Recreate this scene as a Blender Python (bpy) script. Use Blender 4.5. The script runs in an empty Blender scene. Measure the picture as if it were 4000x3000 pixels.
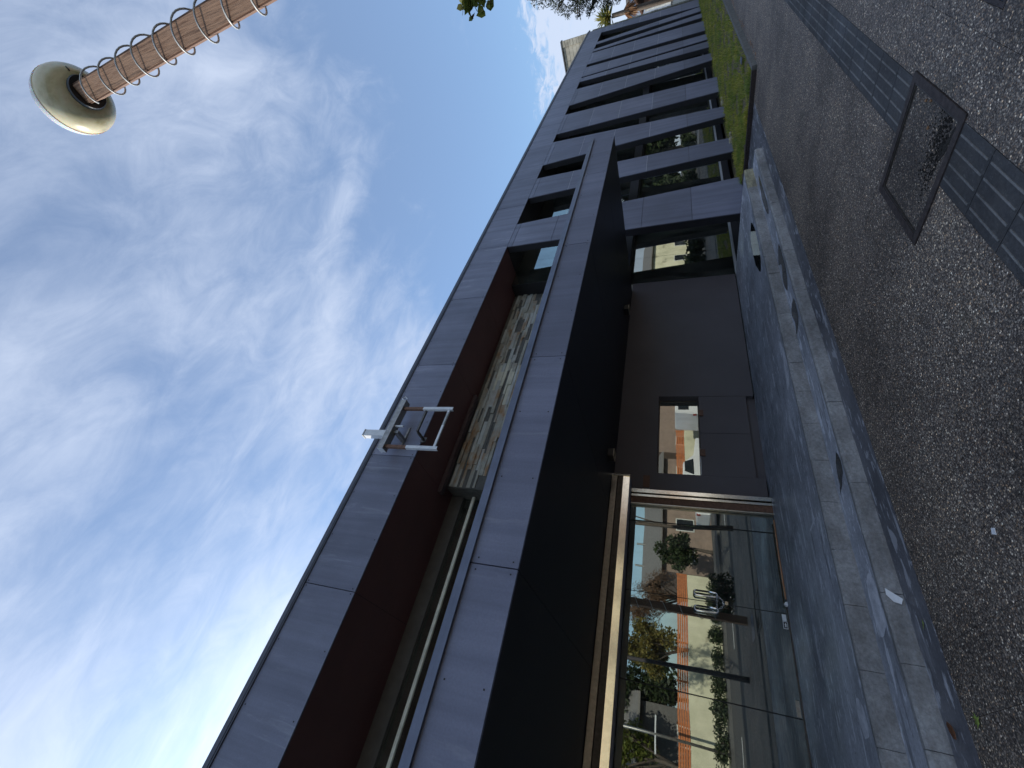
import bpy, bmesh, math, random
import numpy as np
from mathutils import Vector, Matrix
random.seed(11); rng = np.random.default_rng(11)
S = bpy.context.scene
COL = S.collection
RAD = math.radians

# ------------------------------------------------------------------ camera
YAW, PITCH, ROLL = RAD(42.191), RAD(21.609), RAD(-1.050)
fwd = Vector((math.sin(YAW)*math.cos(PITCH), math.cos(YAW)*math.cos(PITCH), math.sin(PITCH)))
rgt = Vector((math.cos(YAW), -math.sin(YAW), 0)); upv = rgt.cross(fwd)
r2 = rgt*math.cos(ROLL) + upv*math.sin(ROLL); u2 = -rgt*math.sin(ROLL) + upv*math.cos(ROLL)
cx, cy, cz = -u2, r2, -fwd                      # the phone was held sideways: picture right = down
cam = bpy.data.cameras.new('camera'); camo = bpy.data.objects.new('camera', cam); COL.objects.link(camo)
camo.matrix_world = Matrix(((cx.x, cy.x, cz.x, 0), (cx.y, cy.y, cz.y, 0), (cx.z, cy.z, cz.z, 1.6), (0, 0, 0, 1)))
cam.sensor_width = 36; cam.lens = 36*1689.19/4000; cam.clip_start = 0.05; cam.clip_end = 3000
S.camera = camo

# ------------------------------------------------------------------ sky and sun
SUN_EL, SUN_AZ = RAD(32), RAD(-15)              # azimuth from +Y towards +X
sund = Vector((math.sin(SUN_AZ)*math.cos(SUN_EL), math.cos(SUN_AZ)*math.cos(SUN_EL), math.sin(SUN_EL)))
W = bpy.data.worlds.new('World'); S.world = W; W.use_nodes = True
nt = W.node_tree; nt.nodes.clear()
def N(t, **k):
    n = nt.nodes.new(t)
    for a, b in k.items(): setattr(n, a, b)
    return n
def L(a, b): nt.links.new(a, b)
def M(op, a, b=None, c=None):
    n = N('ShaderNodeMath', operation=op)
    for i, v in enumerate((a, b, c)):
        if v is None: continue
        if isinstance(v, (int, float)): n.inputs[i].default_value = v
        else: L(v, n.inputs[i])
    return n.outputs[0]
def MR(v, a, b, c, d, smooth=True):
    n = N('ShaderNodeMapRange'); n.interpolation_type = 'SMOOTHSTEP' if smooth else 'LINEAR'
    L(v, n.inputs[0])
    for i, x in enumerate((a, b, c, d)): n.inputs[i+1].default_value = x
    return n.outputs[0]
sky = N('ShaderNodeTexSky', sky_type='NISHITA'); sky.sun_disc = False
sky.sun_elevation = SUN_EL; sky.sun_rotation = SUN_AZ; sky.air_density = 1.0; sky.dust_density = 0.6; sky.ozone_density = 1.6
tc = N('ShaderNodeTexCoord')
sep = N('ShaderNodeSeparateXYZ'); L(tc.outputs['Generated'], sep.inputs[0])
zc = M('MAXIMUM', sep.outputs[2], 0.02)
zc2 = M('ADD', zc, 0.06)
px = M('DIVIDE', sep.outputs[0], zc2); py = M('DIVIDE', sep.outputs[1], zc2)
comb = N('ShaderNodeCombineXYZ'); L(px, comb.inputs[0]); L(py, comb.inputs[1])
def cloudnoise(rot, scl, scale, detail, rough, dist, loc=(0, 0, 0)):
    mp = N('ShaderNodeMapping'); mp.inputs['Rotation'].default_value = (0, 0, rot); mp.inputs['Scale'].default_value = scl
    mp.inputs['Location'].default_value = loc
    L(comb.outputs[0], mp.inputs[0])
    n = N('ShaderNodeTexNoise'); n.inputs['Scale'].default_value = scale; n.inputs['Detail'].default_value = detail
    n.inputs['Roughness'].default_value = rough; n.inputs['Distortion'].default_value = dist
    L(mp.outputs[0], n.inputs['Vector']); return n.outputs[0]
n1 = cloudnoise(RAD(20), (1, 1.9, 1), 1.4, 8, .56, .5, (3.1, .7, 0))
n2 = cloudnoise(RAD(-35), (1, 2.0, 1), 5.5, 9, .64, .7, (1.7, 5.2, 0))
n3 = cloudnoise(RAD(10), (1.0, .55, 1), .55, 3, .5, .2, (.3, 2.6, 0))
band = MR(px, .9, 1.9, 0, 1)                     # clear blue gap towards the far end of the street
pxn = M('ADD', px, M('MULTIPLY', M('SUBTRACT', n2, .5), 1.6)); band2 = MR(pxn, 2.7, 3.7, 1, 0); bank = MR(pxn, 2.8, 3.7, 0, 1)
gap = M('MULTIPLY', band, band2)
dens = M('ADD', M('MULTIPLY', n1, .62), M('MULTIPLY', n2, .34))
dens = M('ADD', dens, M('MULTIPLY', n3, .30))
dens = M('SUBTRACT', dens, M('MULTIPLY', gap, .26))
dens = M('ADD', dens, M('MULTIPLY', bank, .22))
cov = MR(dens, .45, .86, 0.22, .92)
haz = MR(zc, 0.0, .30, .55, 0.0)
cov = M('MAXIMUM', cov, haz)
vd = N('ShaderNodeVectorMath', operation='DOT_PRODUCT'); L(tc.outputs['Generated'], vd.inputs[0]); vd.inputs[1].default_value = sund
ca = M('MAXIMUM', vd.outputs['Value'], 0)
glow = M('ADD', M('MULTIPLY', M('POWER', ca, 28), 6.0), M('MULTIPLY', M('POWER', ca, 5), 1.2))
cb = M('ADD', glow, 5.6)
cc = N('ShaderNodeCombineColor'); L(M('MULTIPLY', cb, .86), cc.inputs[0]); L(M('MULTIPLY', cb, .98), cc.inputs[1]); L(M('MULTIPLY', cb, 1.22), cc.inputs[2])
skyb = N('ShaderNodeVectorMath', operation='MULTIPLY'); L(sky.outputs[0], skyb.inputs[0]); skyb.inputs[1].default_value = (.80, 1.12, 1.34)
mx = N('ShaderNodeMix', data_type='RGBA'); L(cov, mx.inputs['Factor']); L(skyb.outputs[0], mx.inputs[6]); L(cc.outputs[0], mx.inputs[7])
bg = N('ShaderNodeBackground'); bg.inputs['Strength'].default_value = 0.085; L(mx.outputs[2], bg.inputs[0])
wo = N('ShaderNodeOutputWorld'); L(bg.outputs[0], wo.inputs[0])
sun = bpy.data.lights.new('sun', 'SUN'); sun.energy = 3.6; sun.angle = RAD(.6); sun.color = (1, .95, .86)
suno = bpy.data.objects.new('sun', sun); COL.objects.link(suno); suno.location = (0, 0, 30)
suno.rotation_euler = sund.to_track_quat('Z', 'Y').to_euler()
S.view_settings.view_transform = 'Standard'; S.view_settings.look = 'None'; S.view_settings.gamma = 1
S.view_settings.exposure = 0.75; S.view_settings.use_curve_mapping = False

# ------------------------------------------------------------------ materials
MATS = {}
class NB:
    """small node builder for one material"""
    def __init__(s, name):
        s.m = bpy.data.materials.new(name); s.m.use_nodes = True; s.t = s.m.node_tree; s.t.nodes.clear()
        s.out = s.n('ShaderNodeOutputMaterial'); s.b = s.n('ShaderNodeBsdfPrincipled'); s.l(s.b.outputs[0], s.out.inputs[0])
        s.co = s.n('ShaderNodeTexCoord').outputs['Object']; MATS[name] = s.m
    def n(s, t, **k):
        n = s.t.nodes.new(t)
        for a, b in k.items(): setattr(n, a, b)
        return n
    def l(s, a, b): s.t.links.new(a, b)
    def map(s, scale=(1, 1, 1), rot=(0, 0, 0), src=None):
        mp = s.n('ShaderNodeMapping'); mp.inputs['Scale'].default_value = scale; mp.inputs['Rotation'].default_value = rot
        s.l(src or s.co, mp.inputs[0]); return mp.outputs[0]
    def noise(s, scale, detail=4, rough=.55, vec=None, dist=0):
        n = s.n('ShaderNodeTexNoise'); n.inputs['Scale'].default_value = scale; n.inputs['Detail'].default_value = detail
        n.inputs['Roughness'].default_value = rough; n.inputs['Distortion'].default_value = dist; s.l(vec or s.co, n.inputs['Vector']); return n.outputs[0]
    def ramp(s, fac, stops):
        r = s.n('ShaderNodeValToRGB'); e = r.color_ramp.elements
        while len(e) < len(stops): e.new(.5)
        for i, (p, c) in enumerate(stops):
            e[i].position = p; e[i].color = (*c, 1) if len(c) == 3 else c
        s.l(fac, r.inputs[0]); return r.outputs[0]
    def mix(s, fac, a, b, mode='MIX'):
        m = s.n('ShaderNodeMix', data_type='RGBA', blend_type=mode)
        for i, v in ((0, fac), (6, a), (7, b)):
            if isinstance(v, (int, float)): m.inputs[i].default_value = v
            elif isinstance(v, tuple): m.inputs[i].default_value = (*v, 1)
            else: s.l(v, m.inputs[i])
        return m.outputs[2]
    def math(s, op, a, b=0):
        m = s.n('ShaderNodeMath', operation=op)
        for i, v in ((0, a), (1, b)):
            if isinstance(v, (int, float)): m.inputs[i].default_value = v
            else: s.l(v, m.inputs[i])
        return m.outputs[0]
    def bump(s, h, strength=.3, dist=.01):
        b = s.n('ShaderNodeBump'); b.inputs['Strength'].default_value = strength; b.inputs['Distance'].default_value = dist
        s.l(h, b.inputs['Height']); s.l(b.outputs[0], s.b.inputs['Normal'])
    def set(s, **k):
        for a, v in k.items():
            i = s.b.inputs[a.replace('_', ' ')]
            if isinstance(v, tuple): i.default_value = (*v, 1)
            elif isinstance(v, (int, float)): i.default_value = v
            else: s.l(v, i)
        return s.m
def flat(name, col, rough=.6, metal=0, var=.25, scale=6, bump=0):
    b = NB(name); n = b.noise(scale, 5)
    lo = tuple(c*(1-var) for c in col); hi = tuple(min(1, c*(1+var)) for c in col)
    c = b.ramp(n, [(.25, lo), (.75, hi)])
    b.set(Base_Color=c, Roughness=rough, Metallic=metal)
    if bump: b.bump(b.noise(scale*8, 5), bump, .01)
    return b.m

def mk_panel(name, col, streak):
    b = NB(name)
    pos = b.n('ShaderNodeNewGeometry').outputs['Position']
    big = b.noise(.7, 4, .6, pos)
    base = b.ramp(big, [(.3, tuple(c*.86 for c in col)), (.7, tuple(c*1.14 for c in col))])
    fine = b.noise(60, 3, .6, pos)
    base = b.mix(.12, base, b.ramp(fine, [(.3, (.02, .02, .03)), (.7, (.5, .5, .55))]), 'OVERLAY')
    st = b.noise(1.0, 7, .68, b.map((7, 1, .9), src=pos), .8)
    stf = b.ramp(st, [(.56, (0, 0, 0)), (.78, (1, 1, 1))])
    msk = b.ramp(b.noise(.35, 3, .5, pos), [(.42, (0, 0, 0)), (.62, (1, 1, 1))])
    f = b.math('MULTIPLY', b.math('MULTIPLY', stf, msk), streak)
    base = b.mix(f, base, (.36, .38, .42))
    bd_ = b.noise(1.0, 5, .6, b.map((5, 1, .22), src=pos), .3)
    base = b.mix(.55, base, b.ramp(bd_, [(.3, (.34, .34, .36)), (.7, (.68, .68, .68))]), 'OVERLAY')
    rnd = b.n('ShaderNodeObjectInfo').outputs['Random']
    v = b.n('ShaderNodeHueSaturation'); b.l(b.math('ADD', b.math('MULTIPLY', rnd, .26), .87), v.inputs['Value']); b.l(base, v.inputs['Color'])
    b.set(Base_Color=v.outputs[0], Roughness=.58, Specular_IOR_Level=.35)
    b.bump(fine, .06, .004)
    return b.m
mk_panel('panel', (.174, .184, .240), .85)
mk_panel('panel_canopy', (.168, .180, .240), .45)
flat('panel_dark', (.022, .022, .027), .6, 0, .15, 2)
flat('wall_dark', (.095, .084, .090), .62, 0, .12, 1.2)
flat('soffit_maroon', (.150, .066, .066), .6, 0, .15, 1.0)
flat('soffit_black', (.006, .006, .009), .5, 0, .25, 1.5)
flat('backing', (.012, .012, .015), .8)
flat('flashing', (.135, .15, .20), .45, .45, .2, 5)
flat('flashing_dark', (.075, .08, .10), .5, .3, .2, 5)
flat('bulkhead', (.085, .06, .066), .6)
flat('header_grey', (.10, .095, .09), .6, 0, .2, 6)
flat('alu_bright', (.84, .80, .70), .16, 1.0, .12, 20)
flat('alu_mid', (.46, .43, .37), .28, .85, .2, 20)
flat('alu_dark', (.11, .10, .09), .42, .8, .3, 20)
flat('rubber', (.012, .012, .012), .6)
flat('white_frame', (.55, .57, .60), .5, 0, .1, 6)
flat('interior', (.030, .032, .030), .8, 0, .3, 1)
flat('interior_floor', (.10, .11, .11), .5, 0, .3, 1)
flat('steel', (.30, .29, .27), .42, .75, .3, 14)
flat('white_paint', (.62, .64, .66), .5, 0, .12, 12)
flat('rust', (.16, .085, .055), .8, 0, .4, 25)
flat('brown_plate', (.11, .055, .035), .5, .3, .4, 40)
flat('ivory', (.75, .72, .6), .5)
flat('chrome', (.80, .80, .80), .12, 1, .05, 5)
flat('black_plastic', (.02, .02, .022), .4)
flat('stick_wood', (.42, .22, .12), .6, 0, .3, 30)
flat('paper', (.78, .80, .82), .7, 0, .08, 30)
flat('leaf_brown', (.22, .09, .04), .7, 0, .4, 60)
flat('leaf_green_fallen', (.26, .34, .07), .6, 0, .3, 60)
flat('kerb', (.13, .13, .12), .85, 0, .35, 9, .3)
flat('cover_frame', (.062, .048, .044), .6, .4, .5, 30, .2)
flat('dirt', (.022, .018, .014), .95, 0, .6, 60, .5)
flat('plate_steel', (.10, .11, .15), .4, .6, .25, 20)
flat('asphalt', (.055, .055, .055), .9, 0, .25, 30, .3)
flat('soil', (.05, .042, .03), .95, 0, .4, 12, .5)
flat('lawn_soil', (.115, .095, .05), .95, 0, .5, 7, .5)
flat('roof_grey', (.17, .16, .15), .8, 0, .25, 10)
flat('house_wall', (.26, .19, .15), .8, 0, .2, 3)
flat('pale_blue', (.40, .46, .54), .7)
flat('house_trim', (.62, .62, .58), .6)
flat('orange_wood', (.50, .16, .05), .6, 0, .3, 14)
flat('bark', (.09, .07, .055), .9, 0, .45, 14, .5)
flat('twig', (.05, .045, .05), .8)
flat('car_white', (.72, .73, .74), .28, 0, .03, 3)
flat('car_glass', (.02, .025, .03), .08)
flat('tyre', (.02, .02, .02), .8)
flat('hub', (.5, .5, .52), .35, .8)
flat('tail_light', (.35, .02, .02), .3)
flat('cable_black', (.015, .015, .015), .5)

b = NB('glass')                                     # reflective tinted glazing
gl = b.n('ShaderNodeBsdfGlossy'); gl.inputs['Roughness'].default_value = .010; gl.inputs['Color'].default_value = (.86, .90, .84, 1)
tr = b.n('ShaderNodeBsdfTransparent'); tr.inputs['Color'].default_value = (.30, .38, .34, 1)
lw = b.n('ShaderNodeFresnel'); lw.inputs['IOR'].default_value = 1.9
fac = b.math('MINIMUM', b.math('MULTIPLY', b.math('ADD', lw.outputs[0], .26), 1.0), .95)
wob = b.noise(.9, 2, .5); bmp = b.n('ShaderNodeBump'); bmp.inputs['Strength'].default_value = .05; bmp.inputs['Distance'].default_value = .02
b.l(wob, bmp.inputs['Height']); b.l(bmp.outputs[0], gl.inputs['Normal'])
ms = b.n('ShaderNodeMixShader'); b.l(fac, ms.inputs[0]); b.l(tr.outputs[0], ms.inputs[1]); b.l(gl.outputs[0], ms.inputs[2])
df = b.n('ShaderNodeBsdfDiffuse'); df.inputs[0].default_value = (.30, .30, .27, 1); du = b.n('ShaderNodeMixShader')
dn = b.ramp(b.noise(1.0, 7, .68, b.map((5, 5, 1.2)), .4), [(.38, (.015, .015, .015)), (.72, (.19, .19, .19))])
b.l(dn, du.inputs[0]); b.l(ms.outputs[0], du.inputs[1]); b.l(df.outputs[0], du.inputs[2]); b.l(du.outputs[0], b.out.inputs[0])

b = NB('aggregate')                                 # exposed-aggregate slabs
pos = b.n('ShaderNodeNewGeometry').outputs['Position']
vo = b.n('ShaderNodeTexVoronoi'); vo.inputs['Scale'].default_value = 80; b.l(pos, vo.inputs['Vector'])
v2 = b.n('ShaderNodeTexVoronoi'); v2.inputs['Scale'].default_value = 120; b.l(pos, v2.inputs['Vector'])
sx = b.n('ShaderNodeSeparateColor'); b.l(vo.outputs['Color'], sx.inputs[0])
sx2 = b.n('ShaderNodeSeparateColor'); b.l(v2.outputs['Color'], sx2.inputs[0])
peb = b.ramp(sx.outputs[0], [(.0, (.045, .042, .040)), (.5, (.11, .102, .095)), (.78, (.185, .174, .160)), (.93, (.33, .31, .275)), (1, (.74, .72, .64))])
tint = b.ramp(sx.outputs[1], [(.0, (.85, .95, 1.0)), (.5, (1, 1, 1)), (.85, (1.0, .9, .75)), (1, (.95, .72, .55))])
peb = b.mix(1, peb, tint, 'MULTIPLY'); peb = b.mix(1, peb, (2.2, 1.92, 1.66), 'MULTIPLY')
peb2 = b.ramp(sx2.outputs[0], [(0, (.038, .033, .030)), (.8, (.13, .11, .096)), (1, (.45, .39, .33))])
edge = b.ramp(vo.outputs['Distance'], [(.25, (1, 1, 1)), (.62, (0, 0, 0))])
col = b.mix(edge, peb2, peb)
wet = b.ramp(b.noise(.7, 6, .66, pos), [(.36, (.60, .58, .57)), (.52, (.95, .93, .92)), (.68, (1.25, 1.21, 1.14))])
col = b.mix(1, col, wet, 'MULTIPLY')
moss = b.ramp(b.noise(2.2, 5, .65, pos), [(.60, (0, 0, 0)), (.80, (1, 1, 1))])
col = b.mix(b.math('MULTIPLY', moss, .55), col, (.038, .038, .022))
wt_ = b.ramp(b.noise(5, 6, .7, pos), [(.62, (0, 0, 0)), (.72, (1, 1, 1))]); col = b.mix(b.math('MULTIPLY', wt_, .5), col, (.03, .027, .025))
b.set(Base_Color=col, Roughness=.62, Specular_IOR_Level=.4)
b.bump(b.math('SUBTRACT', 1, vo.outputs['Distance']), .55, .006)

_d = MATS['aggregate'].copy(); _d.name = 'aggregate_dark'; MATS['aggregate_dark'] = _d
for _n in _d.node_tree.nodes:
    if _n.type == 'VALTORGB' and abs(_n.color_ramp.elements[0].color[0]-.60) < .01:
        for _e in _n.color_ramp.elements: _e.color = tuple(c*.62 for c in _e.color[:3])+(1,)
def mk_concrete(name, col, rough, spec=.5, streak=.0, bump=.25, stain=.0):
    b = NB(name); pos = b.n('ShaderNodeNewGeometry').outputs['Position']
    n = b.noise(1.3, 7, .66, pos); c = b.ramp(n, [(.28, tuple(x*.58 for x in col)), (.72, tuple(x*1.38 for x in col))])
    f = b.noise(38, 6, .72, pos); c = b.mix(.35, c, b.ramp(f, [(.3, (.1, .1, .1)), (.7, (.9, .9, .9))]), 'OVERLAY')
    if streak:
        for (sc, lo, hi, k, tgt) in (((1.7, 7.5, 3), .585, .605, .8, (.80, .82, .88)), ((4.5, 22, 6), .60, .625, .9, (.80, .82, .88)), ((.8, 3.2, 2), .57, .66, .35, (.80, .82, .88)),
                                     ((1.2, 9, 3), .60, .64, .75, tuple(x*.32 for x in col)), ((9, 26, 9), .66, .68, .8, (.02, .025, .03))):
            st = b.noise(1.0, 7, .62, b.map(sc, (0, 0, .03), pos), .4)
            c = b.mix(b.math('MULTIPLY', b.ramp(st, [(lo, (0, 0, 0)), (hi, (1, 1, 1))]), k*streak), c, tgt)
    if stain:
        st = b.noise(1.0, 7, .7, b.map((3.5, 6, 9), src=pos), .1); c = b.mix(b.math('MULTIPLY', b.ramp(st, [(.44, (0, 0, 0)), (.66, (1, 1, 1))]), stain), c, (.10, .088, .074))
        st = b.noise(1.0, 7, .7, b.map((16, 30, 60), src=pos), .1); c = b.mix(b.math('MULTIPLY', b.ramp(st, [(.58, (0, 0, 0)), (.68, (1, 1, 1))]), stain*.6), c, (.45, .44, .41))
    b.set(Base_Color=c, Roughness=b.ramp(b.noise(1.1, 6, .6, pos), [(.38, (rough*.5,)*3), (.60, (rough,)*3)]), Specular_IOR_Level=spec)
    b.bump(f, bump, .008); return b.m
mk_concrete('terrace', (.39, .405, .45), .66, .4, .85, .3)
mk_concrete('riser', (.31, .308, .305), .88, .3, 0, .9, .42)
mk_concrete('riser_moss', (.38, .35, .23), .9, .3, 0, .9, .7)
mk_concrete('gutter', (.125, .126, .14), .55, .45, .45, .2)
mk_concrete('tactile', (.066, .066, .068), .8, .2, 0, .25, .25)
mk_concrete('tactile_bar', (.19, .19, .185), .85, .2, 0, .3, .3)
mk_concrete('concrete_tower', (.40, .365, .29), .9, .2, 0, .3)
mk_concrete('sidewalk_plain', (.10, .10, .10), .9, .2, 0, .3)

b = NB('water'); b.set(Base_Color=(.010, .012, .014), Roughness=.02, Specular_IOR_Level=.5, IOR=1.33)
b = NB('pale_stain'); b.set(Base_Color=b.ramp(b.noise(9, 6, .7), [(.32, (.42, .43, .47)), (.6, (.74, .75, .80))]), Roughness=.7)

def mk_stone(name, c1, c2, rusty=0):
    b = NB(name); pos = b.n('ShaderNodeNewGeometry').outputs['Position']
    c = b.ramp(b.noise(4, 6, .65, pos), [(.3, c1), (.7, c2)])
    if rusty: c = b.mix(b.ramp(b.noise(1.7, 5, .6, b.map((1, 1, 2.5), src=pos)), [(.50, (0, 0, 0)), (.66, (rusty,)*3)]), c, (.30, .155, .06))
    b.set(Base_Color=c, Roughness=.8, Specular_IOR_Level=.3); b.bump(b.noise(25, 6, .7, pos), .5, .01); return b.m
mk_stone('stone_grey', (.28, .275, .24), (.44, .425, .37), .85)
mk_stone('stone_pale', (.38, .395, .38), (.52, .53, .51), .35)
mk_stone('stone_dark', (.085, .085, .08), (.15, .145, .135))
mk_stone('stone_cream', (.52, .50, .40), (.66, .63, .52))
mk_stone('stone_end', (.12, .12, .10), (.26, .25, .19))

b = NB('wood_pole'); w = b.n('ShaderNodeTexWave', wave_type='BANDS', bands_direction='X'); w.inputs['Scale'].default_value = 9; w.inputs['Distortion'].default_value = 5
w.inputs['Detail'].default_value = 4; w.inputs['Detail Scale'].default_value = 1.2; b.l(b.map((4, 4, .35)), w.inputs['Vector'])
c = b.ramp(w.outputs[0], [(.1, (.125, .064, .036)), (.55, (.225, .124, .072)), (.95, (.29, .172, .106))])
ck = b.ramp(b.noise(3, 6, .7, b.map((9, 9, .6))), [(.30, (.25, .25, .25)), (.42, (1, 1, 1))]); c = b.mix(1, c, ck, 'MULTIPLY')
b.set(Base_Color=c, Roughness=.7); b.bump(b.noise(3, 6, .7, b.map((9, 9, .6))), .5, .01)
b = NB('globe_shell'); c = b.ramp(b.noise(5, 5, .65, b.map((1, 1, 1.4))), [(.3, (.40, .34, .19)), (.5, (.60, .53, .33)), (.75, (.72, .66, .47))])
b.set(Base_Color=c, Roughness=.28, Subsurface_Weight=.25, Subsurface_Scale=.05)
b = NB('globe_top'); b.set(Base_Color=(.86, .88, .86), Roughness=.25, Transmission_Weight=.35, Subsurface_Weight=.4, Subsurface_Scale=.1)
flat('coil_tube', (.50, .51, .50), .35, 0, .06, 20)

def mk_leaf(name, stops, trans=.3):
    b = NB(name); r = b.n('ShaderNodeNewGeometry').outputs['Random Per Island']
    c = b.ramp(r, stops); b.set(Base_Color=c, Roughness=.55, Specular_IOR_Level=.3)
    tl = b.n('ShaderNodeBsdfTranslucent'); b.l(c, tl.inputs[0]); m = b.n('ShaderNodeMixShader'); m.inputs[0].default_value = trans
    b.l(b.b.outputs[0], m.inputs[1]); b.l(tl.outputs[0], m.inputs[2]); b.l(m.outputs[0], b.out.inputs[0]); return b.m
mk_leaf('grass', [(0, (.14, .19, .03)), (.45, (.29, .36, .06)), (.8, (.43, .46, .10)), (.93, (.50, .43, .17)), (1, (.58, .50, .30))])
_m = MATS['grass']; _t = _m.node_tree; _b = [n for n in _t.nodes if n.type == 'BSDF_PRINCIPLED'][0]; _tr = [n for n in _t.nodes if n.type == 'BSDF_TRANSLUCENT'][0]
_r = _b.inputs['Base Color'].links[0].from_socket; _n = _t.nodes.new('ShaderNodeTexNoise'); _n.inputs['Scale'].default_value = 1.7; _n.inputs['Detail'].default_value = 5
_g = _t.nodes.new('ShaderNodeNewGeometry'); _t.links.new(_g.outputs['Position'], _n.inputs['Vector']); _c = _t.nodes.new('ShaderNodeValToRGB'); _t.links.new(_n.outputs[0], _c.inputs[0])
_c.color_ramp.elements[0].position = .35; _c.color_ramp.elements[0].color = (.65, .80, .75, 1); _c.color_ramp.elements[1].position = .68; _c.color_ramp.elements[1].color = (1.5, 1.25, .95, 1)
_x = _t.nodes.new('ShaderNodeMix'); _x.data_type = 'RGBA'; _x.blend_type = 'MULTIPLY'; _x.inputs[0].default_value = 1; _t.links.new(_r, _x.inputs[6]); _t.links.new(_c.outputs[0], _x.inputs[7])
_t.links.new(_x.outputs[2], _b.inputs['Base Color']); _t.links.new(_x.outputs[2], _tr.inputs[0])
mk_leaf('leaf_dark', [(0, (.012, .020, .014)), (.6, (.030, .045, .024)), (1, (.06, .08, .035))], .2)
mk_leaf('leaf_olive', [(0, (.085, .11, .02)), (.5, (.16, .19, .035)), (.85, (.24, .26, .06)), (1, (.14, .09, .06))], .45)
mk_leaf('leaf_yellow', [(0, (.13, .105, .025)), (.5, (.25, .20, .05)), (1, (.10, .11, .035))], .35)
mk_leaf('leaf_brown_tree', [(0, (.10, .055, .03)), (1, (.20, .12, .07))], .2)
mk_leaf('leaf_hedge', [(0, (.015, .025, .010)), (1, (.045, .065, .022))], .2)
mk_leaf('leaf_yucca', [(0, (.10, .12, .03)), (.5, (.24, .24, .06)), (1, (.42, .36, .11))], .3)
mk_leaf('leaf_yucca_dry', [(0, (.25, .12, .06)), (1, (.42, .25, .13))], .2)
b = NB('cream_wall'); c = b.ramp(b.noise(.8, 6, .65), [(.35, (.52, .50, .35)), (.6, (.66, .63, .46))])
c = b.mix(b.ramp(b.noise(1.3, 5, .6), [(.60, (0, 0, 0)), (.66, (.6, .6, .6))]), c, (.25, .22, .15)); b.set(Base_Color=c, Roughness=.85)

# ------------------------------------------------------------------ mesh helpers
class MB:
    def __init__(s): s.v = []; s.f = []
    def box(s, x0, x1, y0, y1, z0, z1):
        i = len(s.v); s.v += [(x0, y0, z0), (x1, y0, z0), (x1, y1, z0), (x0, y1, z0), (x0, y0, z1), (x1, y0, z1), (x1, y1, z1), (x0, y1, z1)]
        s.f += [(i, i+3, i+2, i+1), (i+4, i+5, i+6, i+7), (i, i+1, i+5, i+4), (i+1, i+2, i+6, i+5), (i+2, i+3, i+7, i+6), (i+3, i, i+4, i+7)]; return s
    def poly(s, pts): i = len(s.v); s.v += [tuple(p) for p in pts]; s.f.append(tuple(range(i, i+len(pts)))); return s
    def prism(s, xz, y0, y1):                       # outline in XZ (counter-clockwise from -Y), extruded along Y
        i = len(s.v); n = len(xz)
        s.v += [(x, y0, z) for x, z in xz] + [(x, y1, z) for x, z in xz]
        s.f.append(tuple(range(i, i+n))); s.f.append(tuple(reversed(range(i+n, i+2*n))))
        for k in range(n): s.f.append((i+k, i+n+k, i+n+(k+1) % n, i+(k+1) % n))
        return s
    def slab(s, xy, z0, z1):
        i = len(s.v); n = len(xy)
        s.v += [(x, y, z0) for x, y in xy] + [(x, y, z1) for x, y in xy]
        s.f.append(tuple(reversed(range(i, i+n)))); s.f.append(tuple(range(i+n, i+2*n)))
        for k in range(n): s.f.append((i+k, i+(k+1) % n, i+n+(k+1) % n, i+n+k))
        return s
    def tube(s, path, r, n=8, cap=True):
        path = [Vector(p) for p in path]; rr = r if isinstance(r, (list, tuple)) else [r]*len(path); i0 = len(s.v); prev = None
        for k, p in enumerate(path):
            t = (path[min(k+1, len(path)-1)]-path[max(k-1, 0)]).normalized()
            a = prev - t*prev.dot(t) if prev is not None else t.orthogonal()
            a.normalize(); prev = a; c = t.cross(a)
            for j in range(n):
                q = 2*math.pi*j/n; s.v.append(tuple(p + (a*math.cos(q) + c*math.sin(q))*rr[k]))
        for k in range(len(path)-1):
            for j in range(n):
                s.f.append((i0+k*n+j, i0+k*n+(j+1) % n, i0+(k+1)*n+(j+1) % n, i0+(k+1)*n+j))
        if cap: s.f.append(tuple(reversed(range(i0, i0+n)))); e = i0+(len(path)-1)*n; s.f.append(tuple(range(e, e+n)))
        return s
    def lathe(s, prof, n=32):
        i0 = len(s.v)
        for r, z in prof:
            for j in range(n): q = 2*math.pi*j/n; s.v.append((r*math.cos(q), r*math.sin(q), z))
        for k in range(len(prof)-1):
            for j in range(n): s.f.append((i0+k*n+j, i0+k*n+(j+1) % n, i0+(k+1)*n+(j+1) % n, i0+(k+1)*n+j))
        return s
    def mesh(s, name): me = bpy.data.meshes.new(name); me.from_pydata(s.v, [], s.f); me.update(); return me
    def build(s, name, mat, parent=None, smooth=False, bevel=0):
        me = s.mesh(name)
        if bevel:
            bm = bmesh.new(); bm.from_mesh(me); bmesh.ops.remove_doubles(bm, verts=bm.verts, dist=1e-5)
            bmesh.ops.bevel(bm, geom=bm.edges[:], offset=bevel, segments=2, affect='EDGES', clamp_overlap=True); bm.to_mesh(me); bm.free()
        if smooth: me.shade_smooth()
        return link(name, me, mat, parent)
def link(name, me, mat, parent=None):
    if mat and not me.materials: me.materials.append(MATS[mat])
    o = bpy.data.objects.new(name, me); COL.objects.link(o)
    if parent: o.parent = parent; o.matrix_parent_inverse = Matrix.Translation(-world_loc(parent))
    return o
def world_loc(p):
    v = Vector((0, 0, 0))
    while p: v += p.location if not p.get('_rot') else p.location; p = p.parent if False else None
    return v
def empty(name, loc=(0, 0, 0)):
    o = bpy.data.objects.new(name, None); o.location = loc; o.empty_display_size = .2; COL.objects.link(o); return o
def tag(o, label=None, cat=None, group=None, kind=None):
    if label: o['label'] = label
    if cat: o['category'] = cat
    if group: o['group'] = group
    if kind: o['kind'] = kind
    return o
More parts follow.
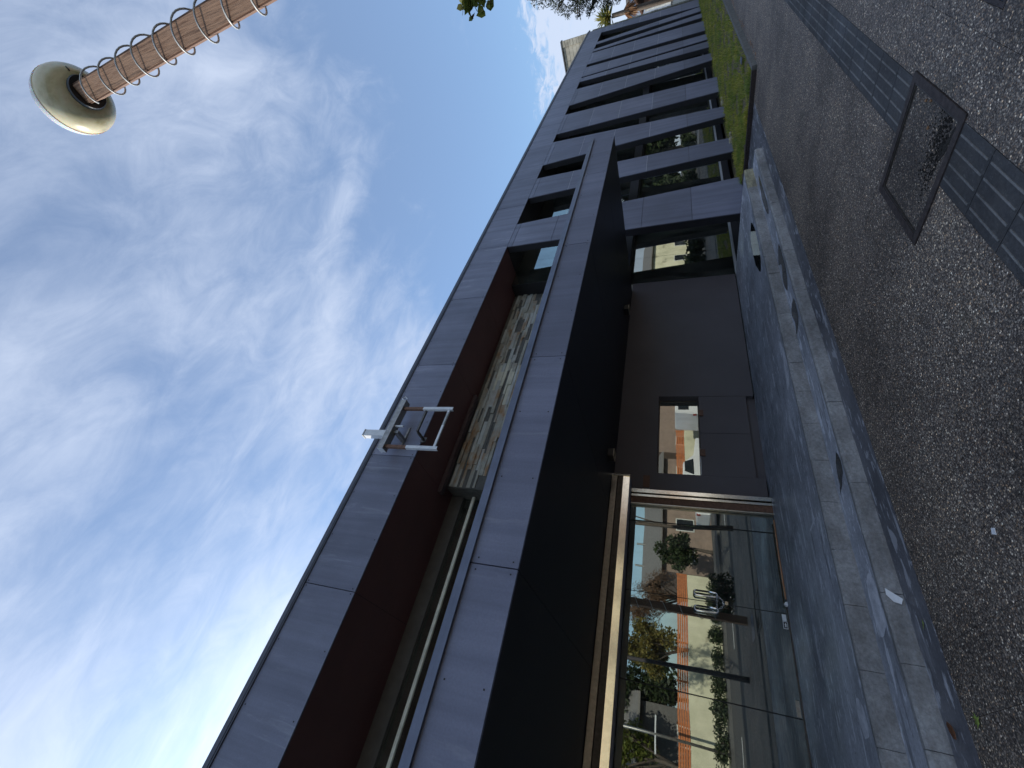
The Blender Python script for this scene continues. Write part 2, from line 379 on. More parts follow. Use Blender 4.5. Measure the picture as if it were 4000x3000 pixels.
def child(o, p): o.parent = p; o.matrix_parent_inverse = Matrix.Translation(-p.location); return o
def B(*a): return MB().box(*a)
def big_mesh(name, V, F):                           # numpy verts, faces of equal size
    me = bpy.data.meshes.new(name); k = F.shape[1]
    me.vertices.add(len(V)); me.vertices.foreach_set('co', V.astype(np.float32).ravel())
    me.loops.add(F.size); me.loops.foreach_set('vertex_index', F.astype(np.int32).ravel())
    me.polygons.add(len(F)); me.polygons.foreach_set('loop_start', np.arange(0, F.size, k, dtype=np.int32)); me.polygons.foreach_set('loop_total', np.full(len(F), k, dtype=np.int32))
    me.update(); me.validate(); return me

# ------------------------------------------------------------------ ground
YW, YP, YC = 7.34, 6.02, 3.37                       # recess wall, pillar plane, canopy front
SOF, CTOP, RB, RT = 2.85, 3.34, 6.36, 7.45          # canopy soffit / top, roof band bottom / top
TER, TR1 = .30, .14
XL, XE = -14.0, 38.8
g = MB().box(-400, 600, -400, 500, -.6, -.26).build('ground', 'soil'); tag(g, kind='structure')
pv = MB(); pv.box(XL, 75, -3.0, 4.06, -.25, -.014).build
pav = MB().box(XL, 75, -3.0, 4.06, -.25, -.014).build('pavement', 'gutter'); tag(pav, kind='structure')
CV = (3.43, 4.31, 1.472, 2.352); PL = (3.50, 4.16, .33, .99)
def sub(r, c):
    x0, x1, y0, y1 = r; a0, a1, b0, b1 = c
    if a0 >= x1 or a1 <= x0 or b0 >= y1 or b1 <= y0: return [r]
    o = []
    if b0 > y0: o.append((x0, x1, y0, b0))
    if b1 < y1: o.append((x0, x1, b1, y1))
    ya, yb = max(y0, b0), min(y1, b1)
    if a0 > x0: o.append((x0, a0, ya, yb))
    if a1 < x1: o.append((a1, x1, ya, yb))
    return [q for q in o if q[1]-q[0] > .006 and q[3]-q[2] > .006]
rows = [(-3.0, -2.48), (-2.48, -2.08), (-2.08, -1.68), (-1.68, -1.28), (-1.28, -.88), (-.88, -.48), (-.48, -.08), (-.08, .32), (.32, .72), (.72, 1.12), (1.12, 1.515),
        (1.907, 2.305), (2.305, 2.705), (2.705, 3.105), (3.105, 3.505), (3.505, 3.905), (3.905, 4.055)]
far = MB(); nslab = 0
for (y0, y1) in rows:
    k = -37
    while .38+.4*k < 42:
        x0 = .38+.4*k; x1 = x0+.4; k += 1
        if x0 > 12.0 and y0 > 3.2: continue
        dz = random.uniform(-.0012, .0012); g_ = .0014
        near = x0 > -.4 and x1 < 9.6 and y0 > .3
        pcs = [(x0+g_, x1-g_, y0+g_, y1-g_)]
        for c in (CV, PL):
            pcs = [q for r in pcs for q in sub(r, (c[0]-.004, c[1]+.004, c[2]-.004, c[3]+.004))]
        if not pcs: continue
        if near and nslab < 290:
            m = MB()
            for q in pcs: m.box(q[0], q[1], q[2], q[3], -.05, dz)
            m.build('slab', 'aggregate', pav); nslab += 1
        else:
            for q in pcs: far.box(q[0], q[1], q[2], q[3], -.05, dz)
fo = far.build('slab_field', 'aggregate', pav); fo['kind'] = 'stuff'
# tactile strip: tiles with four raised bars
T0, T1 = 1.517, 1.905
tm = MB().box(.003, .397, T0, T1, -.05, .001).mesh('tactile_tile'); tm.materials.append(MATS['tactile'])
bars = MB()
for j in range(4):
    yb = T0 + .062 + j*.088
    bars.slab([(.02, yb-.006), (.38, yb-.006), (.38, yb+.006), (.02, yb+.006)], 0, .006)
bm_ = bars.mesh('bar'); bm_.materials.append(MATS['tactile_bar'])
k = -10
while .43+.4*k < 45:
    x = .23+.4*k; k += 1
    if x+.4 <= CV[0]+.02 or x >= CV[1]-.06:
        t = link('tactile_tile', tm, None, pav); t.location.x = x
        r = link('raised_bars', bm_, None, t); r.parent = t; r.matrix_parent_inverse = Matrix()
t = MB().box(CV[1]+.004, 4.627, T0, T1, -.05, .001).build('tactile_tile', 'tactile', pav)
m = MB()
for j in range(4):
    yb = T0+.062+j*.088; m.slab([(CV[1]+.02, yb-.006), (4.61, yb-.006), (4.61, yb+.006), (CV[1]+.02, yb+.006)], 0, .006)
r = m.build('raised_bars', 'tactile_bar'); r.parent = t
# inspection cover: steel tray filled with aggregate
cv = empty('inspection_cover', (3.87, 1.91, 0)); tag(cv, 'square steel inspection cover filled with pebbles, interrupting the ribbed paving strip', 'cover')
x0, x1, y0, y1 = CV; w = .058
m = MB(); m.box(x0, x1, y0, y0+w, -.09, .009); m.box(x0, x1, y1-w, y1, -.09, .009); m.box(x0, x0+w, y0+w, y1-w, -.09, .009); m.box(x1-w, x1, y0+w, y1-w, -.09, .009)
child(m.build('frame', 'cover_frame'), cv)
m = MB(); w2 = w+.012
m.box(x0+w, x1-w, y0+w, y0+w2, -.09, .004); m.box(x0+w, x1-w, y1-w2, y1-w, -.09, .004); m.box(x0+w, x0+w2, y0+w2, y1-w2, -.09, .004); m.box(x1-w2, x1-w, y0+w2, y1-w2, -.09, .004)
child(m.build('tray_rim', 'alu_dark'), cv)
child(B(x0+w2, x1-w2, y0+w2, y1-w2, -.09, -.007).build('aggregate_fill', 'aggregate_dark'), cv)
pts = []
for q in range(44):
    a = q/44*math.pi*2; r = 1+.22*math.sin(3*a+1)+.16*math.sin(7*a)+random.uniform(-.12, .12)
    pts.append((3.565+math.cos(a)*r*.045+math.sin(a)*.03, 1.70+math.sin(a)*r*.09))
m = MB().slab(pts, -.0065, -.0045)
for q in range(520):
    X, Y = 3.57+abs(random.gauss(0, .10)), 1.72+random.gauss(0, .17)
    if x0+w2+.01 < X < x1-w2-.01 and y0+w2+.01 < Y < y1-w2-.01:
        r = random.uniform(.003, .009); m.slab([(X+r*math.cos(t)*random.uniform(.6, 1.2), Y+r*math.sin(t)*random.uniform(.6, 1.2)) for t in (0, 1.2, 2.4, 3.6, 4.9)], -.0064, -.003)
o = child(m.build('dirt', 'dirt'), cv); o['kind'] = 'stuff'
for (X, Y) in ((3.95, 1.56), (4.02, 1.58), (3.86, 1.70)):
    child(MB().slab([(X+.012*math.cos(t)*random.uniform(.6, 1.2), Y+.012*math.sin(t)*random.uniform(.6, 1.2)) for t in (0, 1.2, 2.4, 3.6, 4.9)], -.006, .002).build('loose_pebble', 'leaf_yucca_dry'), cv)
pl = MB(); pl.box(PL[0]+.03, PL[1]-.03, PL[2]+.03, PL[3]-.03, -.05, .004); pl = pl.build('metal_access_plate', 'plate_steel', None, bevel=.002)
tag(pl, 'blue grey steel access plate set in the pavement at the picture corner', 'plate')
child(MB().box(PL[0], PL[1], PL[2], PL[2]+.026, -.05, .002).box(PL[0], PL[1], PL[3]-.026, PL[3], -.05, .002).box(PL[0], PL[0]+.026, PL[2]+.026, PL[3]-.026, -.05, .002).box(PL[1]-.026, PL[1], PL[2]+.026, PL[3]-.026, -.05, .002).build('plate_frame', 'cover_frame'), pl)
# smooth concrete strip at the foot of the steps
gs = MB(); gs.slab([(XL, 4.06), (12.18, 4.06), (12.18, 6.1), (10.46, 6.1), (10.46, 4.46), (XL, 4.46)], -.2, .0015)
gs = gs.build('concrete_strip', 'gutter'); tag(gs, kind='structure')
# terrace and steps
te = MB().box(XL, 10.44, 4.84, 12, -.2, TER).build('terrace', 'terrace'); tag(te, kind='structure')
MB().box(XL, 10.44, 4.44, 4.838, -.1, TR1-.003).build('tread', 'terrace', te)
for (yy, z0, z1, n0, off) in ((4.38, .004, TR1, -8, .13), (4.78, TR1-.002, TER+.002, -8, .13)):
    me_ = {}
    for k in range(n0*2, 21):
        xa = off+.5*k
        if xa < -8 or xa > 10.3: continue
        jt = random.uniform(-.005, .005); m = MB(); xb = min(xa+.496, 10.44); ns = 9
        for i in range(ns+1):
            ch_ = .004+abs(random.gauss(0, .004))+(random.uniform(.008, .022) if random.random() < .12 else 0); w_ = jt+random.gauss(0, .0012)
            for y, z in ((yy+w_, z0-.02), (yy+.062, z0-.02), (yy+.062, z1), (yy+.012+ch_+w_, z1+random.gauss(0, .0008)), (yy+w_+.002, z1-.010-ch_)): m.v.append((xa+(xb-xa)*i/ns, y, z))
        n = 5; m.f = [tuple(reversed(range(n))), tuple(range(ns*n, ns*n+n))]
        for i in range(ns): m.f += [(i*n+k_, i*n+(k_+1) % n, (i+1)*n+(k_+1) % n, (i+1)*n+k_) for k_ in range(n)]
        m.build('riser_block', 'riser_moss' if (xa > 9.5 and z0 > .1) else 'riser', te)
def puddle(pts, z, mat, label=None, name='puddle'):
    P = [Vector((a, b_, 0)) for a, b_ in pts]; c = sum(P, Vector())/len(P); out = []
    for i in range(len(P)):                          # smooth closed curve with a ragged edge
        p0, p1, p2, p3 = P[i-1], P[i], P[(i+1) % len(P)], P[(i+2) % len(P)]
        for t in (0, .25, .5, .75):
            q = .5*((2*p1)+(-p0+p2)*t+(2*p0-5*p1+4*p2-p3)*t*t+(-p0+3*p1-3*p2+p3)*t**3)
            out.append(q + Vector((random.uniform(-.012, .012), random.uniform(-.006, .006), 0)))
    m = MB().poly([(q.x, q.y, z) for q in out]); o = m.build(name, mat)
    a = sum(out[i].x*out[(i+1) % len(out)].y - out[(i+1) % len(out)].x*out[i].y for i in range(len(out)))
    if a < 0: o.data.flip_normals()
    return tag(o, kind='structure')
puddle([(1.84, 4.56), (1.74, 4.66), (1.55, 4.68), (1.36, 4.66), (1.40, 4.48), (1.56, 4.46), (1.74, 4.46)], TR1+.001, 'pale_stain', None, 'pale_stain')
puddle([(3.05, 4.52), (2.95, 4.62), (2.75, 4.66), (2.68, 4.72), (2.80, 4.50), (2.92, 4.46)], TR1+.001, 'water')
puddle([(5.62, 4.52), (5.58, 4.74), (5.3, 4.70), (5.14, 4.76), (5.2, 4.55), (5.4, 4.49)], TR1+.001, 'water')
puddle([(7.0, 4.5), (6.8, 4.74), (6.6, 4.62), (6.3, 4.74), (6.0, 4.66), (6.3, 4.5)], TR1+.001, 'water')
puddle([(9.6, 4.55), (8.9, 4.7), (8.2, 4.62), (8.3, 4.5)], TR1+.001, 'water')
puddle([(8.8, 5.1), (8.62, 5.38), (8.0, 5.42), (7.55, 5.32), (7.25, 5.16), (7.5, 4.98), (8.2, 4.95)], TER+.0015, 'water')
puddle([(5.05, 4.90), (4.8, 5.02), (4.42, 5.10), (4.46, 4.92), (4.75, 4.86)], TER+.0015, 'pale_stain', None, 'pale_stain')
puddle([(.98, 5.06), (.86, 5.12), (.70, 5.05), (.72, 4.92), (.88, 4.93)], TER+.0015, 'pale_stain', None, 'pale_stain')
for (xa, ya, xb, yb, wd) in [(4.16, 5.27, 3.97, 5.35, .081), (4.23, 5.7, 3.9, 5.8, .1), (4.48, 6.44, 4.24, 6.5, .101), (4.39, 6.73, 4.19, 6.75, .083), (3.11, 5.07, 2.85, 5.11, .061), (2.61, 5.09, 2.59, 5.51, .044),
        (2.6, 5.07, 2.4, 5.11, .066), (2.4, 5.11, 2.27, 5.1, .032), (3.57, 5.4, 3.49, 5.4, .045), (4.0, 6.75, 3.83, 6.88, .1), (2.78, 6.42, 2.48, 6.58, .1), (2.63, 6.02, 2.61, 6.15, .059), (2.11, 5.09, 2.01, 5.09, .04),
        (3.49, 6.05, 3.41, 6.07, .052), (4.4, 5.01, 4.52, 5.06, .08), (1.72, 4.92, 1.5, 4.96, .06), (1.49, 5.1, 1.26, 5.05, .065), (1.5, 6.28, 1.43, 6.3, .039), (1.42, 5.69, 1.31, 5.7, .037), (1.4, 6.46, 1.35, 6.48, .048),
        (1.13, 5.69, 1.0, 5.76, .06), (1.01, 6.56, .92, 6.61, .079), (2.02, 5.83, 1.97, 5.83, .05), (2.0, 5.24, 1.9, 5.24, .046), (1.42, 5.93, 1.37, 5.95, .04)]:
    d = Vector((xb-xa, yb-ya, 0)); n_ = Vector((-d.y, d.x, 0)).normalized()*wd*.4; A_ = Vector((xa, ya, 0)); pts = [A_, A_+d*.3+n_, A_+d*.65+n_*.8, A_+d*1.05, A_+d*.6-n_*.7, A_+d*.25-n_*.9]
    m = MB().poly([(p.x+random.uniform(-.008, .008), p.y+random.uniform(-.005, .005), TER+.0012) for p in pts]); o = m.build('scuff', 'pale_stain', te)
    if o.data.polygons[0].normal.z < 0: o.data.flip_normals()
# lawn strip with kerb
def lz(x): return .085+.0072*(x-12)
lawn = MB().poly([(12.3, 3.42, lz(12.3)), (60, 3.42, lz(60)), (60, 6.6, lz(60)), (12.3, 6.6, lz(12.3))]).build('lawn_soil', 'lawn_soil'); tag(lawn, kind='structure')
kb = empty('lawn_kerb', (12.25, 3.38, 0)); tag(kb, 'low concrete kerb edging the corner of the grass strip', 'kerb')
xk = 12.2
while xk < 59:
    x2 = xk+1.0; m = MB(); m.v = [(xk+.004, 3.33, -.02), (x2-.004, 3.33, -.02), (x2-.004, 3.43, -.02), (xk+.004, 3.43, -.02)]
    a, c = lz(xk)+.012, lz(x2)+.012; m.v += [(xk+.004, 3.345, a), (x2-.004, 3.345, c), (x2-.004, 3.43, c), (xk+.004, 3.43, a)]
    m.f = [(0, 3, 2, 1), (4, 5, 6, 7), (0, 1, 5, 4), (1, 2, 6, 5), (2, 3, 7, 6), (3, 0, 4, 7)]
    if xk < 30: child(m.build('kerb_stone', 'kerb'), kb)
    xk = x2
for k in range(3):
    child(B(12.2, 12.3, 3.436+k*.85, 3.436+k*.85+.844, -.02, lz(12.2)+.004).build('kerb_stone', 'cover_frame'), kb)
nb = 62000
gx = 12.32 + (rng.random(nb)**1.5)*31; gy = 3.44 + rng.random(nb)*2.75
bare = (np.sin(gx*3.1+np.sin(gy*2.3)*2)*np.sin(gy*4.3+gx*1.1)+.4*np.sin(gx*9.7)*np.sin(gy*11.3+gx) > .50) | ((gy < 3.62) & (rng.random(nb) < .5)) | ((np.abs(gy-4.0-.1*np.sin(gx*1.7)) < .09) & (rng.random(nb) < .8))
gx, gy = gx[~bare], gy[~bare]; nb = len(gx)
tuft = np.clip(.5+.5*np.sin(gx*5.3+2*np.sin(gy*3.7))*np.sin(gy*6.1+1.3*np.sin(gx*4.1)), 0, 1); hz = (.03+.07*rng.random(nb)**2)*(.6+.9*tuft); an = rng.random(nb)*2*np.pi; wd = .005+.004*rng.random(nb); ln = .6*rng.standard_normal((nb, 2))*hz[:, None]
gz = .085+.0072*(gx-12)
V = np.zeros((nb, 3, 3)); V[:, 0] = np.stack([gx-np.cos(an)*wd, gy-np.sin(an)*wd, gz-.005], 1); V[:, 1] = np.stack([gx+np.cos(an)*wd, gy+np.sin(an)*wd, gz-.005], 1)
V[:, 2] = np.stack([gx+ln[:, 0], gy+ln[:, 1], gz+hz], 1)
gr = link('grass', big_mesh('grass', V.reshape(-1, 3), np.arange(nb*3).reshape(-1, 3)), 'grass'); tag(gr, 'short ragged green grass on the strip before the dark pillars', 'grass', kind='stuff')
nl = 170; lx = 12.4+rng.random(nl)**1.3*16; ly = np.where(rng.random(nl) < .5, 3.30-.12*rng.random(nl), 3.5+2.4*rng.random(nl)); q = MB()
for i in range(nl):
    z = .006 if ly[i] < 3.33 else lz(lx[i])+.045; a = random.random()*6.28; r = random.uniform(.02, .045)
    q.poly([(lx[i]+math.cos(a+t)*r*(1 if j % 2 else .6), ly[i]+math.sin(a+t)*r*(1 if j % 2 else .6), z+random.uniform(0, .02)) for j, t in enumerate((0, 1.2, 2.4, 3.6, 4.8))])
lt = q.build('fallen_leaves', 'leaf_yucca_dry'); tag(lt, 'scatter of dry brown leaves along the lawn kerb', 'leaves', kind='stuff')
st_ = MB(); random.seed(5)
for ii, (sx_, sy_, r) in enumerate(((15.2, 5.98, .12), (15.5, 5.92, .08), (18.6, 6.0, .10), (18.9, 5.95, .06))):
    m = MB(); bmx = bmesh.new(); bmesh.ops.create_icosphere(bmx, subdivisions=2, radius=r)
    for v in bmx.verts: v.co = Vector((v.co.x*1.3, v.co.y, v.co.z*.6))*(1+random.uniform(-.13, .13)) + Vector((sx_, sy_, lz(sx_)+.02))
    me = bpy.data.meshes.new('rubble'); bmx.to_mesh(me); bmx.free(); ro = link('rubble_stone', me, 'riser_moss')
    tag(ro, ('large pale rubble stone', 'smaller pale rubble stone', 'large pale rubble stone', 'smaller pale rubble stone')[ii]+' at the foot of the %s pillar from the steps' % ('second', 'second', 'third', 'third')[ii], 'stone', 'rubble stones by the pillars')

# ------------------------------------------------------------------ the dark building
bd = empty('dark_building', (0, YP, 0)); tag(bd, 'low modern building clad in dark grey panels with canopy and pillars', 'building')
def part(m, name, mat, parent=None, **k): return child(m.build(name, mat, None, **k), bd) if parent is None else sub_(m.build(name, mat, None, **k), parent)
def sub_(o, p): o.parent = p; o.matrix_parent_inverse = p.matrix_basis.inverted() if not p.parent else (Matrix.Translation(bd.location) @ p.matrix_parent_inverse @ p.matrix_basis).inverted(); return o
# roof band
rb = part(B(XL, XE, YP+.03, 16, RB+.004, RT-.05), 'roof_band', 'backing')
xj = 1.2-2.4475*7
while xj < XE-.1:
    xb = min(xj+2.4475, XE)
    jy = random.uniform(-.003, .003); part(B(max(xj, XL)+.006, xb-.006, YP+jy, YP+.028, RB-.012, RT-.085), 'panel', 'panel', rb); xj = xb
part(MB().box(XL, XE+.02, YP-.030, YP+.20, RT-.075, RT).box(XL, XE+.02, YP-.022, YP-.006, RT-.10, RT-.0755), 'roof_flashing', 'flashing_dark', rb)
m = MB(); xs = 1.2-2.4475*2
for k in range(9):
    for dx in (.04, .82, 1.63, 2.41):
        for z in (RB+.05, RT-.14):
            X = xs+2.4475*k+dx; m.lathe([(0, 0)], 3) if False else None
            m.slab([(X-.008, YP-.003), (X+.008, YP-.003), (X+.008, YP+.001), (X-.008, YP+.001)], z-.008, z+.008)
so = part(m, 'screw_heads', 'rubber', rb); so['kind'] = 'stuff'
# soffit under the roof band (maroon boards)
sf = part(B(XL, 10.92, YP+.032, 7.9, RB+.002, RB+.06), 'roof_soffit', 'backing')
xj = 1.2-2.4475*6
while xj < 10.9:
    xb = min(xj+2.4475, 10.9); part(B(max(xj, XL)+.004, xb-.004, YP+.034, 7.85, RB-.012, RB), 'soffit_panel', 'soffit_maroon', sf); xj = xb
part(B(10.925, XE, YP+.032, 7.6, RB-.01, RB+.03), 'pillar_soffit', 'panel_dark')
part(B(3.55, 6.15, 7.16, 7.30, RB-.10, RB-.013), 'bulkhead', 'bulkhead')
# stone clad wall of the upper floor
sc = part(B(3.80, 10.30, YW+.045, 7.95, CTOP-.6, RB-.014), 'stone_wall', 'stone_dark')
random.seed(21)
z = 4.30; rowi = 0
while z < 6.22:
    h = random.choice((.055, .065, .075, .09)); h = min(h, 6.262-z)
    x = 3.79 - (0 if rowi % 2 else 0)
    while x < 10.29:
        ln_ = random.choice((.3, .42, .55, .65, .85)); xb = min(x+ln_, 10.295)
        if 10.295-xb < .12: xb = 10.295
        if z < 5.2 and False: break
        t = random.random()
        mat = 'stone_dark' if t < .20 else 'stone_pale' if t < .45 else 'stone_grey'
        if 5.9 < x < 6.9 and 5.45 < z < 5.95 and t > .35: mat = 'stone_cream'
        if z > 5.15:
            d = random.uniform(-.012, .03) if mat != 'stone_dark' else random.uniform(.012, .03)
            part(B(x+.002, xb-.002, YW+d, YW+.05, z+.002, z+h-.002), 'stone', mat, sc)
        x = xb
    z += h; rowi += 1
part(B(3.80, 10.29, YW+.02, YW+.048, CTOP-.6, 5.15), 'stone_base', 'stone_grey', sc)
# return of the stone wall and the recessed glazing on its left
for i in range(6): part(B(3.772, 3.798, YW+.03+i*.095, YW+.115+i*.095, CTOP-.4, RB-.10), 'return_stone', 'stone_dark', sc)
part(B(XL, 3.77, 7.78, 7.95, RB-.30, RB-.013), 'lintel', 'header_grey')
part(B(XL, 3.77, 7.86, 7.88, CTOP-.4, RB-.30), 'upper_glazing', 'glass')
part(MB().box(XL, 3.74, 7.66, 7.70, 5.73, 5.79), 'hand_rail', 'ivory')
# canopy
cn = part(B(XL, 9.98, YC+.032, YW+.02, SOF+.012, CTOP-.055), 'canopy', 'backing')
xj = 1.06-2.417*6
while xj < 9.9:
    xb = min(xj+2.417, 10.0)
    if 10.0-xb < .3: xb = 10.0
    part(B(max(xj, XL)+.005, xb-.005, YC, YC+.03, SOF, CTOP-.04), 'fascia_panel', 'panel_canopy', cn)
    part(B(max(xj, XL)+.003, min(xb-.003, 9.985), YC+.033, YW+.05, SOF, SOF+.011), 'soffit_panel', 'soffit_black', cn); xj = xb
part(B(9.985, 10.0, YC+.033, YP-.01, SOF, CTOP-.042), 'end_panel', 'panel_canopy', cn)
part(MB().box(XL, 10.03, YC-.035, YC+.30, CTOP-.036, CTOP).box(XL, 10.03, YC-.035, YC-.022, CTOP-.075, CTOP-.0365), 'flashing', 'flashing', cn)
m = MB()
for k in range(-2, 5):
    for dx in (.05, .82, 1.6, 2.37):
        X = 1.06+2.417*k+dx
        if X < 9.95:
            for z in (SOF+.05, CTOP-.13): m.slab([(X-.006, YC-.0025), (X+.006, YC-.0025), (X+.006, YC+.001), (X-.006, YC+.001)], z-.006, z+.006)
so = part(m, 'screw_heads', 'rubber', cn); so['kind'] = 'stuff'
for (sx_, sy_) in ((4.22, 6.55), (8.2, 6.55)):
    sp = part(MB().box(sx_-.07, sx_+.07, sy_-.09, sy_+.09, SOF-.10, SOF-.004), 'spotlight', 'black_plastic', cn)
    m = MB(); 
    for a in ((-.075, .075, -.095, -.08), (-.075, .075, .08, .095), (-.075, -.06, -.08, .08), (.06, .075, -.08, .08)):
        m.box(sx_+a[0], sx_+a[1], sy_+a[2], sy_+a[3], SOF-.115, SOF-.1005)
    part(m, 'spotlight_rim', 'alu_mid', cn)
# recess wall under the canopy
wl = part(MB().box(6.222, 10.30, YW, 7.6, TER+.03, SOF-.002).box(3.98, 4.378, YW, 7.6, TER+.03, SOF-.002).box(4.378, 6.222, YW, 7.6, 2.082, SOF-.002).box(4.378, 6.222, YW+.10, 7.6, TER, .46), 'recess_wall', 'wall_dark')
part(B(4.384, 5.304, YW+.006, 7.42, .465, 1.318), 'panel', 'wall_dark', wl); part(B(5.312, 6.218, YW+.006, 7.42, .465, 1.318), 'panel', 'wall_dark', wl)
part(B(6.3, 10.28, YW+.05, YW+.3, TER-.02, TER+.03), 'plinth_gap', 'rubber', wl)
wn = part(B(4.378, 6.222, 7.50, 7.508, 1.32, 2.082), 'window', 'glass')
part(MB().box(4.378, 6.222, 7.485, 7.52, 2.062, 2.0815).box(4.378, 4.40, 7.485, 7.52, 1.34, 2.062).box(6.20, 6.2215, 7.485, 7.52, 1.34, 2.062).box(4.378, 6.222, 7.485, 7.52, 1.3205, 1.34), 'frame', 'alu_dark', wn)
part(B(4.40, 4.95, YW+.012, YW+.03, 1.3205, 1.334), 'sill_strip', 'white_paint', wn)
for X in (4.85, 5.78): part(B(X-.07, X+.07, YW-.02, YW+.004, 1.245, 1.335), 'clip', 'brown_plate', wl)
part(B(4.065, 4.31, YW-.008, YW-.001, 2.20, 2.315), 'number_plate', 'brown_plate', wl)
part(MB().prism([(4.017, 2.21), (4.034, 2.21), (4.034, 2.322), (4.020, 2.322), (4.000, 2.300), (4.008, 2.293), (4.017, 2.300)], YW-.012, YW-.002).prism([(4.004, 2.20), (4.047, 2.20), (4.047, 2.2095), (4.004, 2.2095)], YW-.012, YW-.002), 'number_one', 'ivory', wl)
# entrance: operator beam, jamb, glass panels
en = part(B(-4, 4.13, 7.12, 7.40, 2.535, SOF-.003), 'entrance', 'rubber')
for (z0, z1, yo, yb, mt) in ((2.745, 2.842, 7.085, 7.088, 'alu_mid'), (2.652, 2.735, 7.092, 7.092, 'alu_dark'), (2.525, 2.640, 7.070, 7.082, 'alu_bright')):
    m = MB(); m.v = [(X, y, z) for X in (-4, 4.115) for (y, z) in ((yb, z0), (7.121, z0), (7.121, z1), (yo+.004, z1), (yo, z1-.006))]
    m.f = [(4, 3, 2, 1, 0), (5, 6, 7, 8, 9)] + [(i, (i+1) % 5, 5+(i+1) % 5, 5+i) for i in range(5)]
    part(m, 'header_rail', mt, en)
part(B(4.116, 4.15, 7.06, 7.335, 2.515, SOF-.004), 'end_cap', 'alu_bright', en, bevel=.003)
for i, yy in enumerate((7.13, 7.19, 7.25)): part(B(-4, 4.10, yy, yy+.035, 2.505, 2.5345), 'track', 'flashing', en)
for (xa, xb, yo, mt) in ((3.905, 3.975, 7.235, 'alu_bright'), (3.845, 3.885, 7.26, 'alu_bright'), (3.735, 3.843, 7.285, 'rust'), (3.700, 3.722, 7.27, 'alu_mid')):
    part(B(xa, xb, yo, 7.40, TER+.002, 2.504), 'jamb', mt, en, bevel=.003)
gx_ = [3.70, 3.424, 2.258, 1.066, -.12, -1.31, -2.5]
for i in range(len(gx_)-1):
    yo = YW+.012*(i % 2)
    pn = part(B(gx_[i+1]+.006, gx_[i]-.006, yo, yo+.012, TER+.02, 2.50), 'glass_panel', 'glass', en)
    part(B(gx_[i+1]-.0055, gx_[i+1]+.0055, YW+.004, YW+.024, TER+.02, 2.50), 'joint', 'rubber', en)
part(B(-4, 3.70, YW-.01, YW+.05, TER-.01, TER+.018), 'threshold', 'alu_dark', en)
for X in (2.35, 2.135):
    m = MB(); path = []
    for a in range(9): q = math.pi*a/8; path.append((X, YW-.055+.0*a, 1.482+.03*math.sin(q)) if False else (X+.032*math.cos(q), YW-.055, 1.475+.032*math.sin(q)))
    for a in range(9): q = math.pi+math.pi*a/8; path.append((X+.032*math.cos(q), YW-.055, 1.225+.032*math.sin(q)))
    path.append(path[0]); m.tube(path, .0135, 10)
    for z in (1.26, 1.44): m.tube([(X, YW-.055, z), (X, YW+.002, z)], .009, 8)
    part(m, 'handle', 'chrome', en, smooth=True)
# glazed wall behind the pillars
xg = 10.31; gi = 0
gw = part(B(10.305, XE, YW-.03, YW+.12, .05, .262), 'window_wall', 'panel_dark')
while xg < XE-.3:
    xb = min(xg+1.21, XE)
    for (z0, z1, yg) in ((.315, 2.92, YW), (3.20, 6.34, 6.96)): part(B(xg+.004, xb-.004, yg, yg+.012, z0, z1), 'pane', 'glass', gw)
    xg = xb
part(B(10.305, XE, YW-.06, YW+.03, .2625, .314), 'sill', 'white_frame', gw)
part(B(10.32, XE, 6.95, YW+.06, 2.921, 3.199), 'transom', 'panel_dark', gw)
part(B(10.302, 10.318, 6.962, YW+.2, 3.2, 6.34), 'return_panel', 'panel_dark', gw)
# pillars: slanted fins, five panel courses each
PIL = [((10.90, 12.17), (10.91, 12.80), .02), ((13.88, 15.36), (14.50, 15.50), .06), ((16.48, 18.63), (17.38, 18.30), .10), ((19.49, 21.76), (19.97, 21.74), .12),
       ((22.97, 25.38), (24.21, 25.28), .15), ((26.57, 27.20), (26.40, 27.45), .17), ((27.42, 29.18), (27.86, 28.92), .18), ((29.77, 32.22), (29.76, 31.90), .20),
       ((32.51, 33.04), (32.87, 33.91), .22), ((34.22, 34.83), (34.59, 35.82), .24), ((37.42, 38.78), (36.05, 38.27), .25)]
for (t, bt, zb) in PIL:
    f = lambda z, i: bt[i] + (t[i]-bt[i])*(z-zb)/(RB-.02-zb)
    zt = RB-.018
    core = part(MB().prism([(f(zb, 0)+.004, zb), (f(zb, 1)-.004, zb), (f(zt, 1)-.004, zt), (f(zt, 0)+.004, zt)], YP+.024, YP+.21), 'pillar', 'panel_dark')
    zs = [zb+.03, 1.32, 2.56, 3.84, 5.01, 6.19, zt]
    if t[0] > 13:
        for z_ in (2.56, 3.84, 5.01): part(MB().prism([(f(z_, 0)+.01, z_-.0045), (f(z_, 1)-.01, z_-.0045), (f(z_, 1)-.01, z_+.0045), (f(z_, 0)+.01, z_+.0045)], YP+.003, YP+.02), 'sealant', 'white_frame', core)
    for a, c in zip(zs[:-1], zs[1:]):
        part(MB().prism([(f(a, 0), a+.005), (f(a, 1), a+.005), (f(c, 1), c-.005), (f(c, 0), c-.005)], YP, YP+.022), 'panel', 'panel', core)
# far end wall faced in rubble stone
ew = part(B(XE+.02, XE+.45, YP+.06, 16, -.2, RT-.12), 'end_wall', 'stone_end')
z = .3; random.seed(9)
while z < RT-.3:
    h = random.uniform(.18, .34); part(B(XE+.01, XE+.47+random.uniform(-.03, .03), YP+.0+random.uniform(0, .03), YP+.3, z+.01, z+h-.01), 'quoin_stone', 'stone_end', ew); z += h
part(B(XE+.0, XE+.50, YP-.02, 16, RT-.12, RT-.03), 'coping', 'flashing', ew)
